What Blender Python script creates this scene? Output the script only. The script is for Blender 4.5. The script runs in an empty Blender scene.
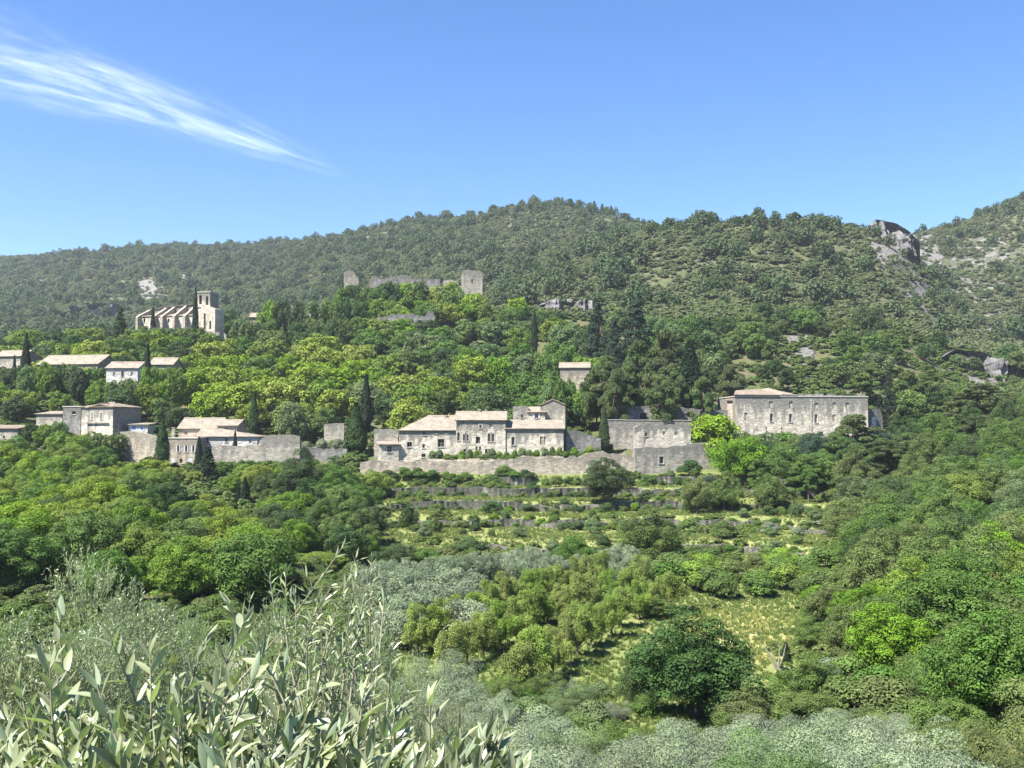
import bpy, math, random
import numpy as np
from mathutils import Vector, Matrix, Euler
RNG = np.random.default_rng(7)
random.seed(7)
F = 1000.0
PITCH = math.atan(46 / F)
CP, SP = math.cos(PITCH), math.sin(PITCH)
scene = bpy.context.scene
COL = bpy.data.collections.new("place")
scene.collection.children.link(COL)

# ------------------------------------------------------------------ pixels <-> world
def P(px, py, Y):
    u = (px - 512) / F; v = (384 - py) / F
    k = Y / (CP - v * SP)
    return np.array([u * k, Y, (SP + v * CP) * k])
def proj(x, y, z):
    d = y * CP + z * SP
    return 512 + F * x / d, 384 - F * (z * CP - y * SP) / d
def X_of(px, Y):
    return (px - 512) / F * Y * 1.0

# ------------------------------------------------------------------ noise
def _h(i, j, s):
    a = (i.astype(np.int64) * 374761393 + j.astype(np.int64) * 668265263 + s * 974634777) & 0xffffffff
    a = ((a ^ (a >> 13)) * 1274126177) & 0xffffffff
    return ((a ^ (a >> 16)) & 0xffff) / 65535.0
def vnoise(x, y, s=0):
    x = np.asarray(x, float); y = np.asarray(y, float)
    i = np.floor(x); j = np.floor(y); fx = x - i; fy = y - j
    fx = fx * fx * (3 - 2 * fx); fy = fy * fy * (3 - 2 * fy)
    a = _h(i, j, s); b = _h(i + 1, j, s); c = _h(i, j + 1, s); d = _h(i + 1, j + 1, s)
    return (a + (b - a) * fx) * (1 - fy) + (c + (d - c) * fx) * fy
def fbm(x, y, s=0, o=4):
    r = 0; a = 0.5; t = 0
    for k in range(o):
        r = r + a * vnoise(x * 2 ** k, y * 2 ** k, s + k); t += a; a *= .5
    return r / t
def sstep(a, b, x):
    t = np.clip((np.asarray(x, float) - a) / (b - a), 0, 1)
    return t * t * (3 - 2 * t)

# ------------------------------------------------------------------ objects
def tag(o, label=None, cat=None, group=None, kind=None):
    if label: o["label"] = label
    if cat: o["category"] = cat
    if group: o["group"] = group
    if kind: o["kind"] = kind
    return o
def link(o, parent=None):
    COL.objects.link(o)
    if parent is not None: o.parent = parent
    return o
def empty(name, loc=(0, 0, 0), rz=0.0):
    o = bpy.data.objects.new(name, None)
    o.empty_display_size = .5
    o.location = loc; o.rotation_euler = (0, 0, rz)
    return link(o)
def mesh_np(name, V, Fq, mats=(), attrs=None, midx=None, smooth=False, uv=None):
    """V n x 3, Fq list of arrays (m x 3 / m x 4)"""
    me = bpy.data.meshes.new(name)
    V = np.asarray(V, dtype=np.float32)
    if not isinstance(Fq, list): Fq = [Fq]
    Fq = [np.asarray(f, dtype=np.int32) for f in Fq if len(f)]
    me.vertices.add(len(V)); me.vertices.foreach_set("co", V.ravel())
    loops = np.concatenate([f.ravel() for f in Fq])
    tot = np.concatenate([np.full(len(f), f.shape[1], np.int32) for f in Fq])
    start = np.concatenate([[0], np.cumsum(tot)[:-1]]).astype(np.int32)
    me.loops.add(len(loops)); me.loops.foreach_set("vertex_index", loops)
    me.polygons.add(len(tot)); me.polygons.foreach_set("loop_start", start)
    me.polygons.foreach_set("loop_total", tot)
    if midx is not None: me.polygons.foreach_set("material_index", np.asarray(midx, np.int32))
    me.polygons.foreach_set("use_smooth", np.full(len(tot), smooth))
    for m in mats: me.materials.append(m)
    for k, a in (attrs or {}).items():
        at = me.attributes.new(k, 'FLOAT', 'POINT'); at.data.foreach_set("value", np.asarray(a, np.float32))
    if uv is not None:
        l = me.uv_layers.new(name="UVMap"); l.data.foreach_set("uv", np.asarray(uv, np.float32)[loops].ravel())
    me.update(calc_edges=True); me.validate()
    return me
class MB:
    """collects boxes, quads, tubes for one mesh"""
    def __init__(s): s.v = []; s.f4 = []; s.f3 = []; s.n = 0
    def add(s, V, f4=(), f3=()):
        V = np.asarray(V, float); s.v.append(V)
        if len(f4): s.f4.append(np.asarray(f4) + s.n)
        if len(f3): s.f3.append(np.asarray(f3) + s.n)
        s.n += len(V)
    def quad(s, a, b, c, d): s.add([a, b, c, d], [(0, 1, 2, 3)])
    def tri(s, a, b, c): s.add([a, b, c], (), [(0, 1, 2)])
    def box(s, x0, x1, y0, y1, z0, z1):
        V = [(x0,y0,z0),(x1,y0,z0),(x1,y1,z0),(x0,y1,z0),(x0,y0,z1),(x1,y0,z1),(x1,y1,z1),(x0,y1,z1)]
        s.add(V, [(0,3,2,1),(4,5,6,7),(0,1,5,4),(1,2,6,5),(2,3,7,6),(3,0,4,7)])
    def slab(s, pts, n, th):
        """flat polygon (4 pts) thickened along -n by th"""
        p = np.asarray(pts, float); q = p - np.asarray(n, float) * th; k = len(p)
        V = np.vstack([p, q])
        side = [(i, k + i, k + (i + 1) % k, (i + 1) % k) for i in range(k)]
        if k == 4: s.add(V, [(0,1,2,3), (7,6,5,4)] + side)
        else: s.add(V, side, [(0,1,2), (5,4,3)])
    def tube(s, path, rad, sides=7):
        path = np.asarray(path, float); n = len(path)
        T = np.gradient(path, axis=0); T /= np.linalg.norm(T, axis=1)[:, None] + 1e-9
        ref = np.array([0.31, 0.2, .93]) if abs(T[0, 2]) < .8 else np.array([1., .1, 0])
        A = np.cross(T, ref); A /= np.linalg.norm(A, axis=1)[:, None]; B = np.cross(T, A)
        th = np.linspace(0, 2 * np.pi, sides, endpoint=False)
        V = path[:, None] + (A[:, None] * np.cos(th)[None, :, None] + B[:, None] * np.sin(th)[None, :, None]) * np.asarray(rad)[:, None, None]
        f = [(i*sides+j, i*sides+(j+1)%sides, (i+1)*sides+(j+1)%sides, (i+1)*sides+j) for i in range(n-1) for j in range(sides)]
        s.add(V.reshape(-1, 3), f)
    def data(s):
        return np.vstack(s.v), [np.vstack(s.f4)] * (1 if s.f4 else 0) + ([np.vstack(s.f3)] if s.f3 else [])
    def mesh(s, name, mats=(), smooth=False):
        V, f = s.data(); return mesh_np(name, V, f, mats, smooth=smooth)
    def obj(s, name, mat, parent=None, smooth=False):
        return link(bpy.data.objects.new(name, s.mesh(name, (mat,), smooth)), parent)

# ------------------------------------------------------------------ materials
def newmat(name):
    m = bpy.data.materials.new(name); m.use_nodes = True
    nt = m.node_tree; nt.nodes.clear()
    out = nt.nodes.new("ShaderNodeOutputMaterial")
    return m, nt, out
def N(nt, t, ins=None, **kw):
    n = nt.nodes.new("ShaderNode" + t)
    for k, v in kw.items(): setattr(n, k, v)
    for k, v in (ins or {}).items():
        s = n.inputs[k]
        if isinstance(v, bpy.types.NodeSocket): nt.links.new(v, s)
        else: s.default_value = v
    return n
def mixc(nt, fac, a, b, mode='MIX'):
    n = nt.nodes.new("ShaderNodeMix"); n.data_type = 'RGBA'; n.blend_type = mode
    for i, v in ((0, fac), (6, a), (7, b)):
        if isinstance(v, bpy.types.NodeSocket): nt.links.new(v, n.inputs[i])
        elif i == 0: n.inputs[0].default_value = v
        else: n.inputs[i].default_value = (*v, 1) if len(v) == 3 else v
    return n.outputs[2]
def math_(nt, op, a, b=0.0, c=None, clamp=False):
    n = nt.nodes.new("ShaderNodeMath"); n.operation = op; n.use_clamp = clamp
    for i, v in enumerate((a, b) if c is None else (a, b, c)):
        if isinstance(v, bpy.types.NodeSocket): nt.links.new(v, n.inputs[i])
        else: n.inputs[i].default_value = v
    return n.outputs[0]
def ramp(nt, fac, a, b):
    n = N(nt, "MapRange", {0: fac, 1: a, 2: b}); n.interpolation_type = 'SMOOTHSTEP'; return n.outputs[0]
def noise(nt, vec, scale, detail=4, rough=.55, dist=0.0):
    return N(nt, "TexNoise", {"Vector": vec, "Scale": scale, "Detail": detail, "Roughness": rough, "Distortion": dist}).outputs[0]
def attr(nt, name): return N(nt, "Attribute", attribute_name=name).outputs["Fac"]

def leaf_material(name, trans=.35, base=None, back=None, rough=.5, spec=.25, sat_var=.5):
    """foliage: object colour x leaf-to-leaf variation, diffuse + translucent"""
    m, nt, out = newmat(name)
    oi = N(nt, "ObjectInfo")
    if base is None: col = oi.outputs["Color"]
    else:
        r = N(nt, "RGB"); r.outputs[0].default_value = (*base, 1); col = r.outputs[0]
    var = attr(nt, "var")
    hsv = N(nt, "HueSaturation", {"Color": col, "Hue": math_(nt, 'MULTIPLY_ADD', oi.outputs["Random"], .03, .485),
            "Value": math_(nt, 'MULTIPLY_ADD', var, .75, .62), "Saturation": math_(nt, 'MULTIPLY_ADD', oi.outputs["Random"], .2, .95)})
    c = mixc(nt, math_(nt, 'MULTIPLY', var, .35), hsv.outputs[0], mixc(nt, 1.0, hsv.outputs[0], (1.18, 1.12, .72), 'MULTIPLY'))
    if back is not None:
        g = N(nt, "NewGeometry"); c = mixc(nt, g.outputs["Backfacing"], c, mixc(nt, 1.0, c, back, 'MULTIPLY'))
    b = N(nt, "BsdfPrincipled", {"Base Color": c, "Roughness": rough, "Specular IOR Level": spec})
    t = N(nt, "BsdfTranslucent", {"Color": mixc(nt, 1.0, c, (1.2, 1.4, .5), 'MULTIPLY')})
    mx = N(nt, "MixShader", {0: trans, 1: b.outputs[0], 2: t.outputs[0]})
    nt.links.new(mx.outputs[0], out.inputs[0])
    return m
def simple_mat(name, col, rough=.7, spec=.3, var=.25, scale=3.0, metal=0, bump=.0):
    m, nt, out = newmat(name)
    g = N(nt, "NewGeometry").outputs["Position"]
    n = noise(nt, g, scale, 5)
    c = mixc(nt, n, tuple(x * (1 - var) for x in col), tuple(min(1, x * (1 + var)) for x in col))
    b = N(nt, "BsdfPrincipled", {"Base Color": c, "Roughness": rough, "Specular IOR Level": spec, "Metallic": metal})
    if bump:
        bp = N(nt, "Bump", {"Strength": bump, "Distance": .05, "Height": noise(nt, g, scale * 3, 4)}); nt.links.new(bp.outputs[0], b.inputs["Normal"])
    nt.links.new(b.outputs[0], out.inputs[0]); return m
def stone_mat(name, col, col2, dark=(.10, .10, .095), stain=.55, block=1.0):
    """weathered rubble masonry: courses, mottling, running lichen stains"""
    m, nt, out = newmat(name)
    g = N(nt, "NewGeometry").outputs["Position"]
    tc = N(nt, "TexCoord").outputs["Object"]
    big = noise(nt, tc, .35, 5, .6); mid = noise(nt, tc, 1.4, 5, .65); fine = noise(nt, tc, 6, 3)
    c = mixc(nt, ramp(nt, mid, .3, .7), col, col2)
    mp = N(nt, "Mapping", {"Vector": tc, "Scale": (1.4, 1.4, 2.6)})
    vor = N(nt, "TexVoronoi", {"Vector": mp.outputs[0], "Scale": 1.15 * block, "Randomness": .9})
    c = mixc(nt, .5, c, mixc(nt, N(nt, "SeparateColor", {0: vor.outputs["Color"]}).outputs[0], tuple(x * .5 for x in col), tuple(min(.75, x * 1.35) for x in col2)))
    mps = N(nt, "Mapping", {"Vector": tc, "Scale": (1.0, 1.0, .22)})
    st = noise(nt, mps.outputs[0], .8, 6, .68)
    z = attr(nt, "topness")
    f = math_(nt, 'MULTIPLY', ramp(nt, math_(nt, 'ADD', st, math_(nt, 'MULTIPLY', z, .42)), .52, .74), stain)
    c = mixc(nt, f, c, dark)
    c = mixc(nt, math_(nt, 'MULTIPLY', ramp(nt, big, .56, .72), .45), c, (.38, .36, .31))
    vd = N(nt, "TexVoronoi", {"Vector": mp.outputs[0], "Scale": 1.15 * block, "Randomness": .9}, feature='DISTANCE_TO_EDGE')
    h = math_(nt, 'ADD', math_(nt, 'MINIMUM', vd.outputs["Distance"], .12), math_(nt, 'MULTIPLY', fine, .12))
    b = N(nt, "BsdfPrincipled", {"Base Color": c, "Roughness": .92, "Specular IOR Level": .15})
    bp = N(nt, "Bump", {"Strength": .8, "Distance": .35, "Height": h}); nt.links.new(bp.outputs[0], b.inputs["Normal"])
    nt.links.new(b.outputs[0], out.inputs[0]); return m
def tile_mat(name, a, b_, c_):
    m, nt, out = newmat(name)
    uv = N(nt, "TexCoord").outputs["UV"]
    mp = N(nt, "Mapping", {"Vector": uv, "Scale": (1, 1, 1)})
    w = N(nt, "TexWave", {"Vector": mp.outputs[0], "Scale": 1.5, "Distortion": .8, "Detail": 1.0}, bands_direction='X')
    w2 = N(nt, "TexWave", {"Vector": mp.outputs[0], "Scale": 1.3, "Distortion": .8, "Detail": 1.0}, bands_direction='Y', wave_profile='SAW')
    vor = N(nt, "TexVoronoi", {"Vector": N(nt, "Mapping", {"Vector": uv, "Scale": (2.0, 1.4, 1)}).outputs[0], "Scale": 1.0})
    k = N(nt, "SeparateColor", {0: vor.outputs["Color"]}).outputs[1]
    n = noise(nt, uv, .5, 5, .65)
    c = mixc(nt, k, a, b_); c = mixc(nt, ramp(nt, n, .45, .7), c, c_)
    c = mixc(nt, math_(nt, 'MULTIPLY', ramp(nt, noise(nt, uv, 1.7, 4), .55, .75), .5), c, (.10, .09, .078))
    bs = N(nt, "BsdfPrincipled", {"Base Color": c, "Roughness": .9, "Specular IOR Level": .2})
    bp = N(nt, "Bump", {"Strength": .8, "Distance": .14, "Height": math_(nt, 'MULTIPLY_ADD', w2.outputs[1], .3, w.outputs[1])})
    nt.links.new(bp.outputs[0], bs.inputs["Normal"])
    nt.links.new(bs.outputs[0], out.inputs[0]); return m
M = {}
M['leaf'] = leaf_material("foliage leaves", .20, rough=.6, spec=.18)
M['needle'] = leaf_material("pine needles", .15, rough=.6, spec=.2)
M['olive'] = leaf_material("olive leaves", .06, back=(1.1, 1.15, 1.3), rough=.6, spec=.15)
M['bark'] = simple_mat("bark", (.13, .10, .075), .95, .1, .5, 9, bump=.6)
M['twig'] = simple_mat("olive twig", (.23, .22, .15), .8, .2, .3, 40)
M['stone'] = stone_mat("grey rubble stone", (.285, .26, .212), (.375, .34, .275))
M['stone_pale'] = stone_mat("pale limestone facade", (.43, .385, .305), (.53, .48, .385), (.11, .11, .105), .75, .8)
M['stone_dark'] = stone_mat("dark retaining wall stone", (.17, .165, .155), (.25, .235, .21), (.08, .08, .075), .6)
M['drystone'] = stone_mat("mossy dry stone", (.095, .095, .078), (.17, .16, .13), (.05, .055, .04), .7, 1.6)
M['stone_warm'] = stone_mat("warm rubble wall", (.30, .26, .20), (.375, .33, .26), (.10, .095, .08), .5)
M['render_white'] = stone_mat("off white lime render", (.47, .45, .41), (.54, .52, .48), (.27, .25, .23), .35, .4)
M['render_pink'] = stone_mat("pinkish lime render", (.39, .31, .24), (.45, .37, .295), (.24, .20, .165), .35, .4)
M['quoin'] = simple_mat("dressed stone", (.38, .35, .30), .9, .15, .25, 4)
M['tile'] = tile_mat("canal tiles", (.235, .185, .135), (.31, .25, .19), (.185, .165, .14))
M['tile_pale'] = tile_mat("sun bleached canal tiles", (.27, .23, .175), (.355, .305, .24), (.205, .185, .155))
M['dark'] = simple_mat("painted room shade", (.015, .015, .017), .9, .1, .2, 1)  # near-black paint standing in for the shade behind openings
M['frame'] = simple_mat("weathered window timber", (.34, .31, .27), .8, .2, .2, 5)
M['shutter'] = simple_mat("pale grey shutter paint", (.45, .45, .45), .6, .3, .1, 4)
M['shutter_brown'] = simple_mat("grey brown shutter boards", (.24, .22, .20), .75, .2, .2, 6)
M['shutter_blue'] = simple_mat("blue shutter paint", (.12, .20, .55), .55, .3, .15, 4)
M['door'] = simple_mat("dark timber door", (.06, .055, .05), .7, .2, .3, 6)
def glass_mat():
    m, nt, out = newmat("window glass")
    b = N(nt, "BsdfPrincipled", {"Base Color": (.012, .014, .017, 1), "Roughness": .08, "Specular IOR Level": .5})
    nt.links.new(b.outputs[0], out.inputs[0]); return m
M['glass'] = glass_mat()
# ------------------------------------------------------------------ terrain
TCOL = np.array([-300, 0, 130, 260, 400, 540, 650, 780, 900, 960, 1024, 1300], float)
TROW = {
 40:  [805,805,810,815,825,830,830,815,795,778,768,750],
 65:  [690,690,690,700,708,704,702,700,690,672,662,645],
 100: [592,592,600,606,610,606,602,606,600,586,576,566],
 130: [540,545,550,556,561,561,563,561,546,536,530,524],
 160: [505,505,508,516,523,523,523,521,506,500,495,490],
 190: [478,478,482,480,485,484,486,481,471,466,462,458],
 200: [462,462,473,467,460,459,458,459,455,450,447,444],
 230: [428,424,434,438,430,428,424,436,432,421,416,412],
 270: [390,386,388,396,390,384,382,386,392,402,404,400],
 320: [366,356,334,350,346,341,345,341,346,384,392,390],
 360: [364,354,342,330,307,311,319,316,326,349,354,346],
 420: [376,362,352,342,324,312,297,287,302,342,354,342],
 520: [368,350,340,332,318,281,228,213,229,322,338,322],
 600: [358,340,331,322,300,264,238,232,255,300,285,262],
 680: [345,330,321,312,281,247,238,238,250,268,242,212],
 760: [332,320,311,300,262,232,234,237,237,219,196,158],
 900: [312,302,292,278,239,196,226,242,247,236,214,175],
 1000:[300,292,274,263,220,214,236,248,252,246,232,200],
 1250:[268,265,249,245,240,240,250,258,262,260,250,225],
 1600:[262,257,258,262,262,262,265,270,272,272,262,240],
 2100:[275,272,272,276,276,276,278,282,284,284,275,255],
}
_ys = [-60., 0., 1.5, 4, 8, 15, 26]
_zn = [-1.2, -1.7, -1.75, -2.7, -4.3, -7.2, -11.2]
_rows = [np.full(len(TCOL), z) for z in _zn]
for y_, r_ in TROW.items():
    _ys.append(float(y_)); _rows.append(np.array([P(512, p, y_)[2] for p in r_]))
_ys = np.array(_ys); _Z = np.array(_rows)
def _lg(y): return np.log(np.maximum(y, -59.0) + 60.0)
# fine, smoothed table
_QF = np.linspace(-300, 1300, 321); _LF = np.linspace(_lg(-59.), _lg(2100.), 800)
_a = np.array([np.interp(_QF, TCOL, r) for r in _Z])
_ZF = np.array([np.interp(_LF, _lg(_ys), _a[:, i]) for i in range(len(_QF))]).T
def _blur(A, n, axis):
    k = np.exp(-0.5 * (np.arange(-3 * n, 3 * n + 1) / n) ** 2); k /= k.sum()
    pad = [(0, 0), (0, 0)]; pad[axis] = (3 * n, 3 * n)
    B = np.pad(A, pad, mode='edge')
    return np.apply_along_axis(lambda v: np.convolve(v, k, mode='valid'), axis, B)
_ZF = _blur(_blur(_ZF, 4, 1), 4, 0)
def ground0(x, y):
    x = np.asarray(x, float); y = np.asarray(y, float)
    q = np.clip(512 + F * x / np.maximum(y, 8.0), -299.9, 1299.9); l = np.clip(_lg(y), _LF[0], _LF[-1] - 1e-6)
    fi = (q + 300) / 5.0; i = np.minimum(fi.astype(int), 319); fx = fi - i
    fj = (l - _LF[0]) / (_LF[1] - _LF[0]); j = np.minimum(fj.astype(int), 798); fy = fj - j
    z = (_ZF[j, i] * (1 - fx) + _ZF[j, i + 1] * fx) * (1 - fy) + (_ZF[j + 1, i] * (1 - fx) + _ZF[j + 1, i + 1] * fx) * fy
    amp = np.clip((y - 30) / 500, 0, 1)
    z = z + amp * 9 * (fbm(x / 70, y / 70, 3, 4) - .5) * sstep(370, 620, y) + .9 * (fbm(x / 9, y / 9, 11, 3) - .5) * sstep(20, 60, y)
    # gullies running down the far slopes
    z = z - 7 * sstep(560, 800, y) * np.abs(fbm(x / 95 + y / 400, y / 300, 21, 3) - .5)
    return z
TER_H = 1.75
def terrace_w(x, y):
    q = 512 + F * x / np.maximum(y, 8.0)
    return sstep(122, 128, y) * (1 - sstep(189, 191, y)) * sstep(325, 365, q) * (1 - sstep(850, 900, q))
def ground(x, y):
    z = ground0(x, y)
    w = terrace_w(x, y)
    wob = .55 * (fbm(np.asarray(x, float) / 14, np.asarray(y, float) / 40, 31, 2) - .5)
    s = (z + wob) / TER_H; fl = np.floor(s); fr = s - fl
    zt = TER_H * (fl + .12 * fr + .88 * sstep(.74, .92, fr)) - wob
    return z * (1 - w) + zt * w
def gz(x, y): return float(ground(np.array([x]), np.array([y]))[0])
def gp(px, Y):
    """ground point below pixel column px at depth Y"""
    x = X_of(px, Y); return np.array([x, Y, gz(x, Y)])

ROCKS = [  # (px, py, rx, ry, strength) pale rock / scree seen on the slopes
 (150,290,16,12,1.1),(186,276,10,7,.9),(88,312,26,12,.6),(800,352,14,20,1.25),(812,383,12,9,1.1),(572,306,34,8,1.2),(898,244,34,26,1.25),
 (920,292,14,24,1.1),(975,290,40,40,.55),(1000,330,40,32,.75),(985,366,40,22,1.0),(940,340,22,30,.6),(700,345,60,26,.28),(1005,250,30,26,.4),(840,320,60,40,.40),(985,252,60,50,.5),(962,312,46,40,.55),(930,262,16,40,.8),(250,262,24,8,.5),
 (875,380,40,20,.5),(660,282,50,16,.25),(950,210,18,5,.8)]
def build_terrain():
    ys = np.concatenate([np.linspace(-58, 24, 42)[:-1], np.linspace(24, 122, 110)[:-1], np.linspace(122, 194, 190)[:-1], np.linspace(194, 420, 150)[:-1],
                         np.geomspace(420, 2080, 150)])
    qs = np.linspace(-290, 1290, 440)
    Yg, Qg = np.meshgrid(ys, qs, indexing='ij')
    near = 1 - sstep(0, 90, Yg)
    Xg = (Qg - 512) / F * (np.maximum(Yg, 0) + 60 * near)
    Zg = ground(Xg, Yg)
    px, py = proj(Xg, np.maximum(Yg, 5), Zg)
    rock = np.zeros_like(Zg)
    for (a, b, rx, ry, s) in ROCKS:
        rock = np.maximum(rock, s * np.exp(-((px - a) / rx) ** 2 - ((py - b) / ry) ** 2))
    rock *= sstep(225, 300, Yg)
    rock = np.where(Yg > 400, np.maximum(rock, .29), rock)
    grass = sstep(45, 60, Yg) * (1 - sstep(190, 200, Yg)) * sstep(330, 370, px) * (1 - sstep(835, 900, px))
    dry = np.clip(1.25 * np.exp(-((px - 728) / 78) ** 2 - ((py - 622) / 17) ** 2) + .8 * np.exp(-((px - 770) / 40) ** 2 - ((py - 650) / 18) ** 2)
                  + .9 * np.exp(-((px - 1005) / 30) ** 2 - ((py - 752) / 9) ** 2) + .16 * terrace_w(Xg, Yg), 0, 1)
    grass = np.maximum(grass, sstep(.3, .7, dry))
    n, m = Zg.shape
    idx = np.arange(n * m).reshape(n, m)
    f = np.stack([idx[:-1, :-1], idx[:-1, 1:], idx[1:, 1:], idx[1:, :-1]], -1).reshape(-1, 4)
    me = mesh_np("terrain", np.stack([Xg, Yg, Zg], -1).reshape(-1, 3), f, (terrain_mat(),),
                 {"rock": rock.ravel(), "grass": grass.ravel(), "dry": dry.ravel(), "far": sstep(330, 430, Yg).ravel()}, smooth=True)
    o = link(bpy.data.objects.new("terrain", me)); tag(o, kind="structure")
    return o
def terrain_mat():
    m, nt, out = newmat("valley ground")
    g = N(nt, "NewGeometry"); pos = g.outputs["Position"]
    n1 = noise(nt, pos, .35, 6, .65); n2 = noise(nt, pos, 1.6, 5, .6); n3 = noise(nt, pos, .06, 5, .6)
    soil = mixc(nt, n2, (.075, .07, .038), (.15, .125, .08))
    soil = mixc(nt, ramp(nt, n1, .4, .62), soil, (.07, .095, .03))
    scrub = mixc(nt, ramp(nt, n1, .38, .6), (.105, .105, .056), (.062, .078, .036))
    scrub = mixc(nt, math_(nt, 'MULTIPLY', ramp(nt, n3, .5, .7), .5), scrub, (.14, .13, .08))
    c = mixc(nt, attr(nt, "far"), soil, scrub)
    gr = mixc(nt, ramp(nt, n2, .35, .65), (.115, .15, .045), (.185, .205, .075))
    gr = mixc(nt, attr(nt, "dry"), gr, mixc(nt, n2, (.29, .285, .11), (.36, .325, .15)))
    c = mixc(nt, attr(nt, "grass"), c, gr)
    rk = mixc(nt, ramp(nt, noise(nt, pos, .5, 6, .7), .35, .65), (.16, .155, .145), (.27, .255, .225))
    rf = ramp(nt, math_(nt, 'ADD', attr(nt, "rock"), math_(nt, 'MULTIPLY', math_(nt, 'SUBTRACT', noise(nt, pos, .14, 6, .65), .5), 1.6)), .38, .52)
    c = mixc(nt, rf, c, rk)
    b = N(nt, "BsdfPrincipled", {"Base Color": c, "Roughness": .95, "Specular IOR Level": .1})
    bp = N(nt, "Bump", {"Strength": .9, "Distance": 1.4, "Height": math_(nt, 'ADD', math_(nt, 'MULTIPLY', n2, .35), math_(nt, 'MULTIPLY', rf, math_(nt, 'MULTIPLY', noise(nt, pos, .45, 7, .75), 2.2)))}); nt.links.new(bp.outputs[0], b.inputs["Normal"])
    nt.links.new(b.outputs[0], out.inputs[0]); return m
TERRAIN = build_terrain()
# ------------------------------------------------------------------ plant prototypes (unit height, scaled per plant)
def unit(v): return v / (np.linalg.norm(v, axis=-1, keepdims=True) + 1e-9)
def leaf_cards(rng, cen, nrm, size, aspect=.55, jit=.5):
    """diamond leaf sprays folded along the midrib; returns V, faces, count per leaf"""
    n = len(cen)
    nr = unit(nrm + rng.normal(0, jit, (n, 3)))
    a = unit(np.cross(nr, rng.normal(0, 1, (n, 3)))); b = np.cross(nr, a)
    s = size * rng.uniform(.6, 1.35, n)[:, None]
    f = .22 * s
    V = np.stack([cen - a * s, cen - b * s * aspect + nr * f, cen + a * s, cen + b * s * aspect + nr * f], 1)
    i = np.arange(n)[:, None] * 4
    T = np.concatenate([i + np.array([[0, 1, 2]]), i + np.array([[0, 2, 3]])])
    return V.reshape(-1, 3), T
def clump_leaves(rng, cl, n, size, squash=.8, jit=.38, aspect=.6, down=-.45, shell=.66):
    """cl: k x 4 (x,y,z,r).  Leaves on the shells of the clumps, none deep inside another clump."""
    cl = np.asarray(cl, float); w = cl[:, 3] ** 2; m = int(n * 2.1)
    k = rng.choice(len(cl), m, p=w / w.sum())
    d = unit(rng.normal(0, 1, (m, 3)))
    flip = d[:, 2] < down; d[flip, 2] *= -1
    rad = cl[k, 3] * (shell + (1.17 - shell) * rng.random(m) ** .6)
    c = cl[k, :3] + d * rad[:, None] * np.array([1, 1, squash])
    keep = np.ones(m, bool)
    for q in cl:
        dd = (c - q[:3]) / np.array([1, 1, squash])
        keep &= (dd ** 2).sum(1) > (q[3] * .5) ** 2
    c, d, k = c[keep][:n], d[keep][:n], k[keep][:n]
    kv = rng.random(len(cl))
    V, T = leaf_cards(rng, c, d + np.array([0, 0, .25]), size, aspect, jit)
    var = np.clip(.55 * kv[k] + .6 * rng.random(len(k)) - .08, 0, 1)
    return V, T, np.repeat(var, 4)
def limbs(mb, top, targets, r0, rng, base=(0, 0, 0)):
    base = np.array(base, float); top = np.array(top, float)
    t = np.linspace(0, 1, 7)[:, None]
    bend = np.array([rng.normal(0, .02), rng.normal(0, .02), 0])
    path = base + (top - base) * t + bend * np.sin(t * 3.1)
    path[0] -= [0, 0, .06]
    mb.tube(path, r0 * np.array([1.5, 1.05, .95, .88, .8, .72, .6]), 8)
    for g in targets:
        g = np.asarray(g, float); k = rng.uniform(.45, 1.0); s = base + (top - base) * k
        mid = (s + g) / 2 + [0, 0, -.03]
        pa = np.array([s, s + (mid - s) * .6, mid + (g - mid) * .3, g])
        mb.tube(pa, r0 * np.array([.5, .38, .27, .1]), 6)
def mk(name, rng, cl, n, size, mat, trunk, r0, targets, lk=None):
    V, T, var = clump_leaves(rng, cl, n, size, **(lk or {}))
    crown = mesh_np(name + "_crown", V, T, (M[mat],), {"var": var})
    mb = MB()
    if trunk is not None:
        limbs(mb, trunk, targets, r0, rng); tv, tf = mb.data()
        tr = mesh_np(name + "_trunk", tv, tf, (M['bark'],), smooth=True)
        ft = [T] + [f + len(V) for f in tf]
        mi = np.concatenate([np.zeros(len(T), int)] + [np.ones(len(f), int) for f in tf])
        whole = mesh_np(name, np.vstack([V, tv]), ft, (M[mat], M['bark']), {"var": np.concatenate([var, np.full(len(tv), .5)])}, midx=mi)
    else: tr = None; whole = crown
    return {"crown": crown, "trunk": tr, "whole": whole}
def broad_clumps(rng, lobes=7, per=7, rx=.46, z0=.3, z1=1.0, cr=.13, low=True):
    cz = (z0 + z1) / 2; rz = (z1 - z0) / 2; out = []; tg = []
    for i in range(lobes):
        a = 2 * math.pi * (i + rng.uniform(-.3, .3)) / lobes; el = rng.uniform(-1.15, .85)
        if i == 0: el = 1.3
        k = rng.uniform(.42, .64)
        L = np.array([math.cos(a) * math.cos(el) * rx * k, math.sin(a) * math.cos(el) * rx * k, cz + math.sin(el) * rz * k])
        tg.append(L); lr = rng.uniform(.42, .62)
        for j in range(per):
            d = unit(rng.normal(0, 1, 3)); d[2] = d[2] if d[2] > -.85 else -d[2]
            c = L + d * np.array([rx, rx, rz]) * lr * rng.uniform(.55, 1.0)
            c[2] = max(c[2], z0 + .02)
            out.append([*c, cr * rng.uniform(.65, 1.25)])
    return np.array(out), tg
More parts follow.
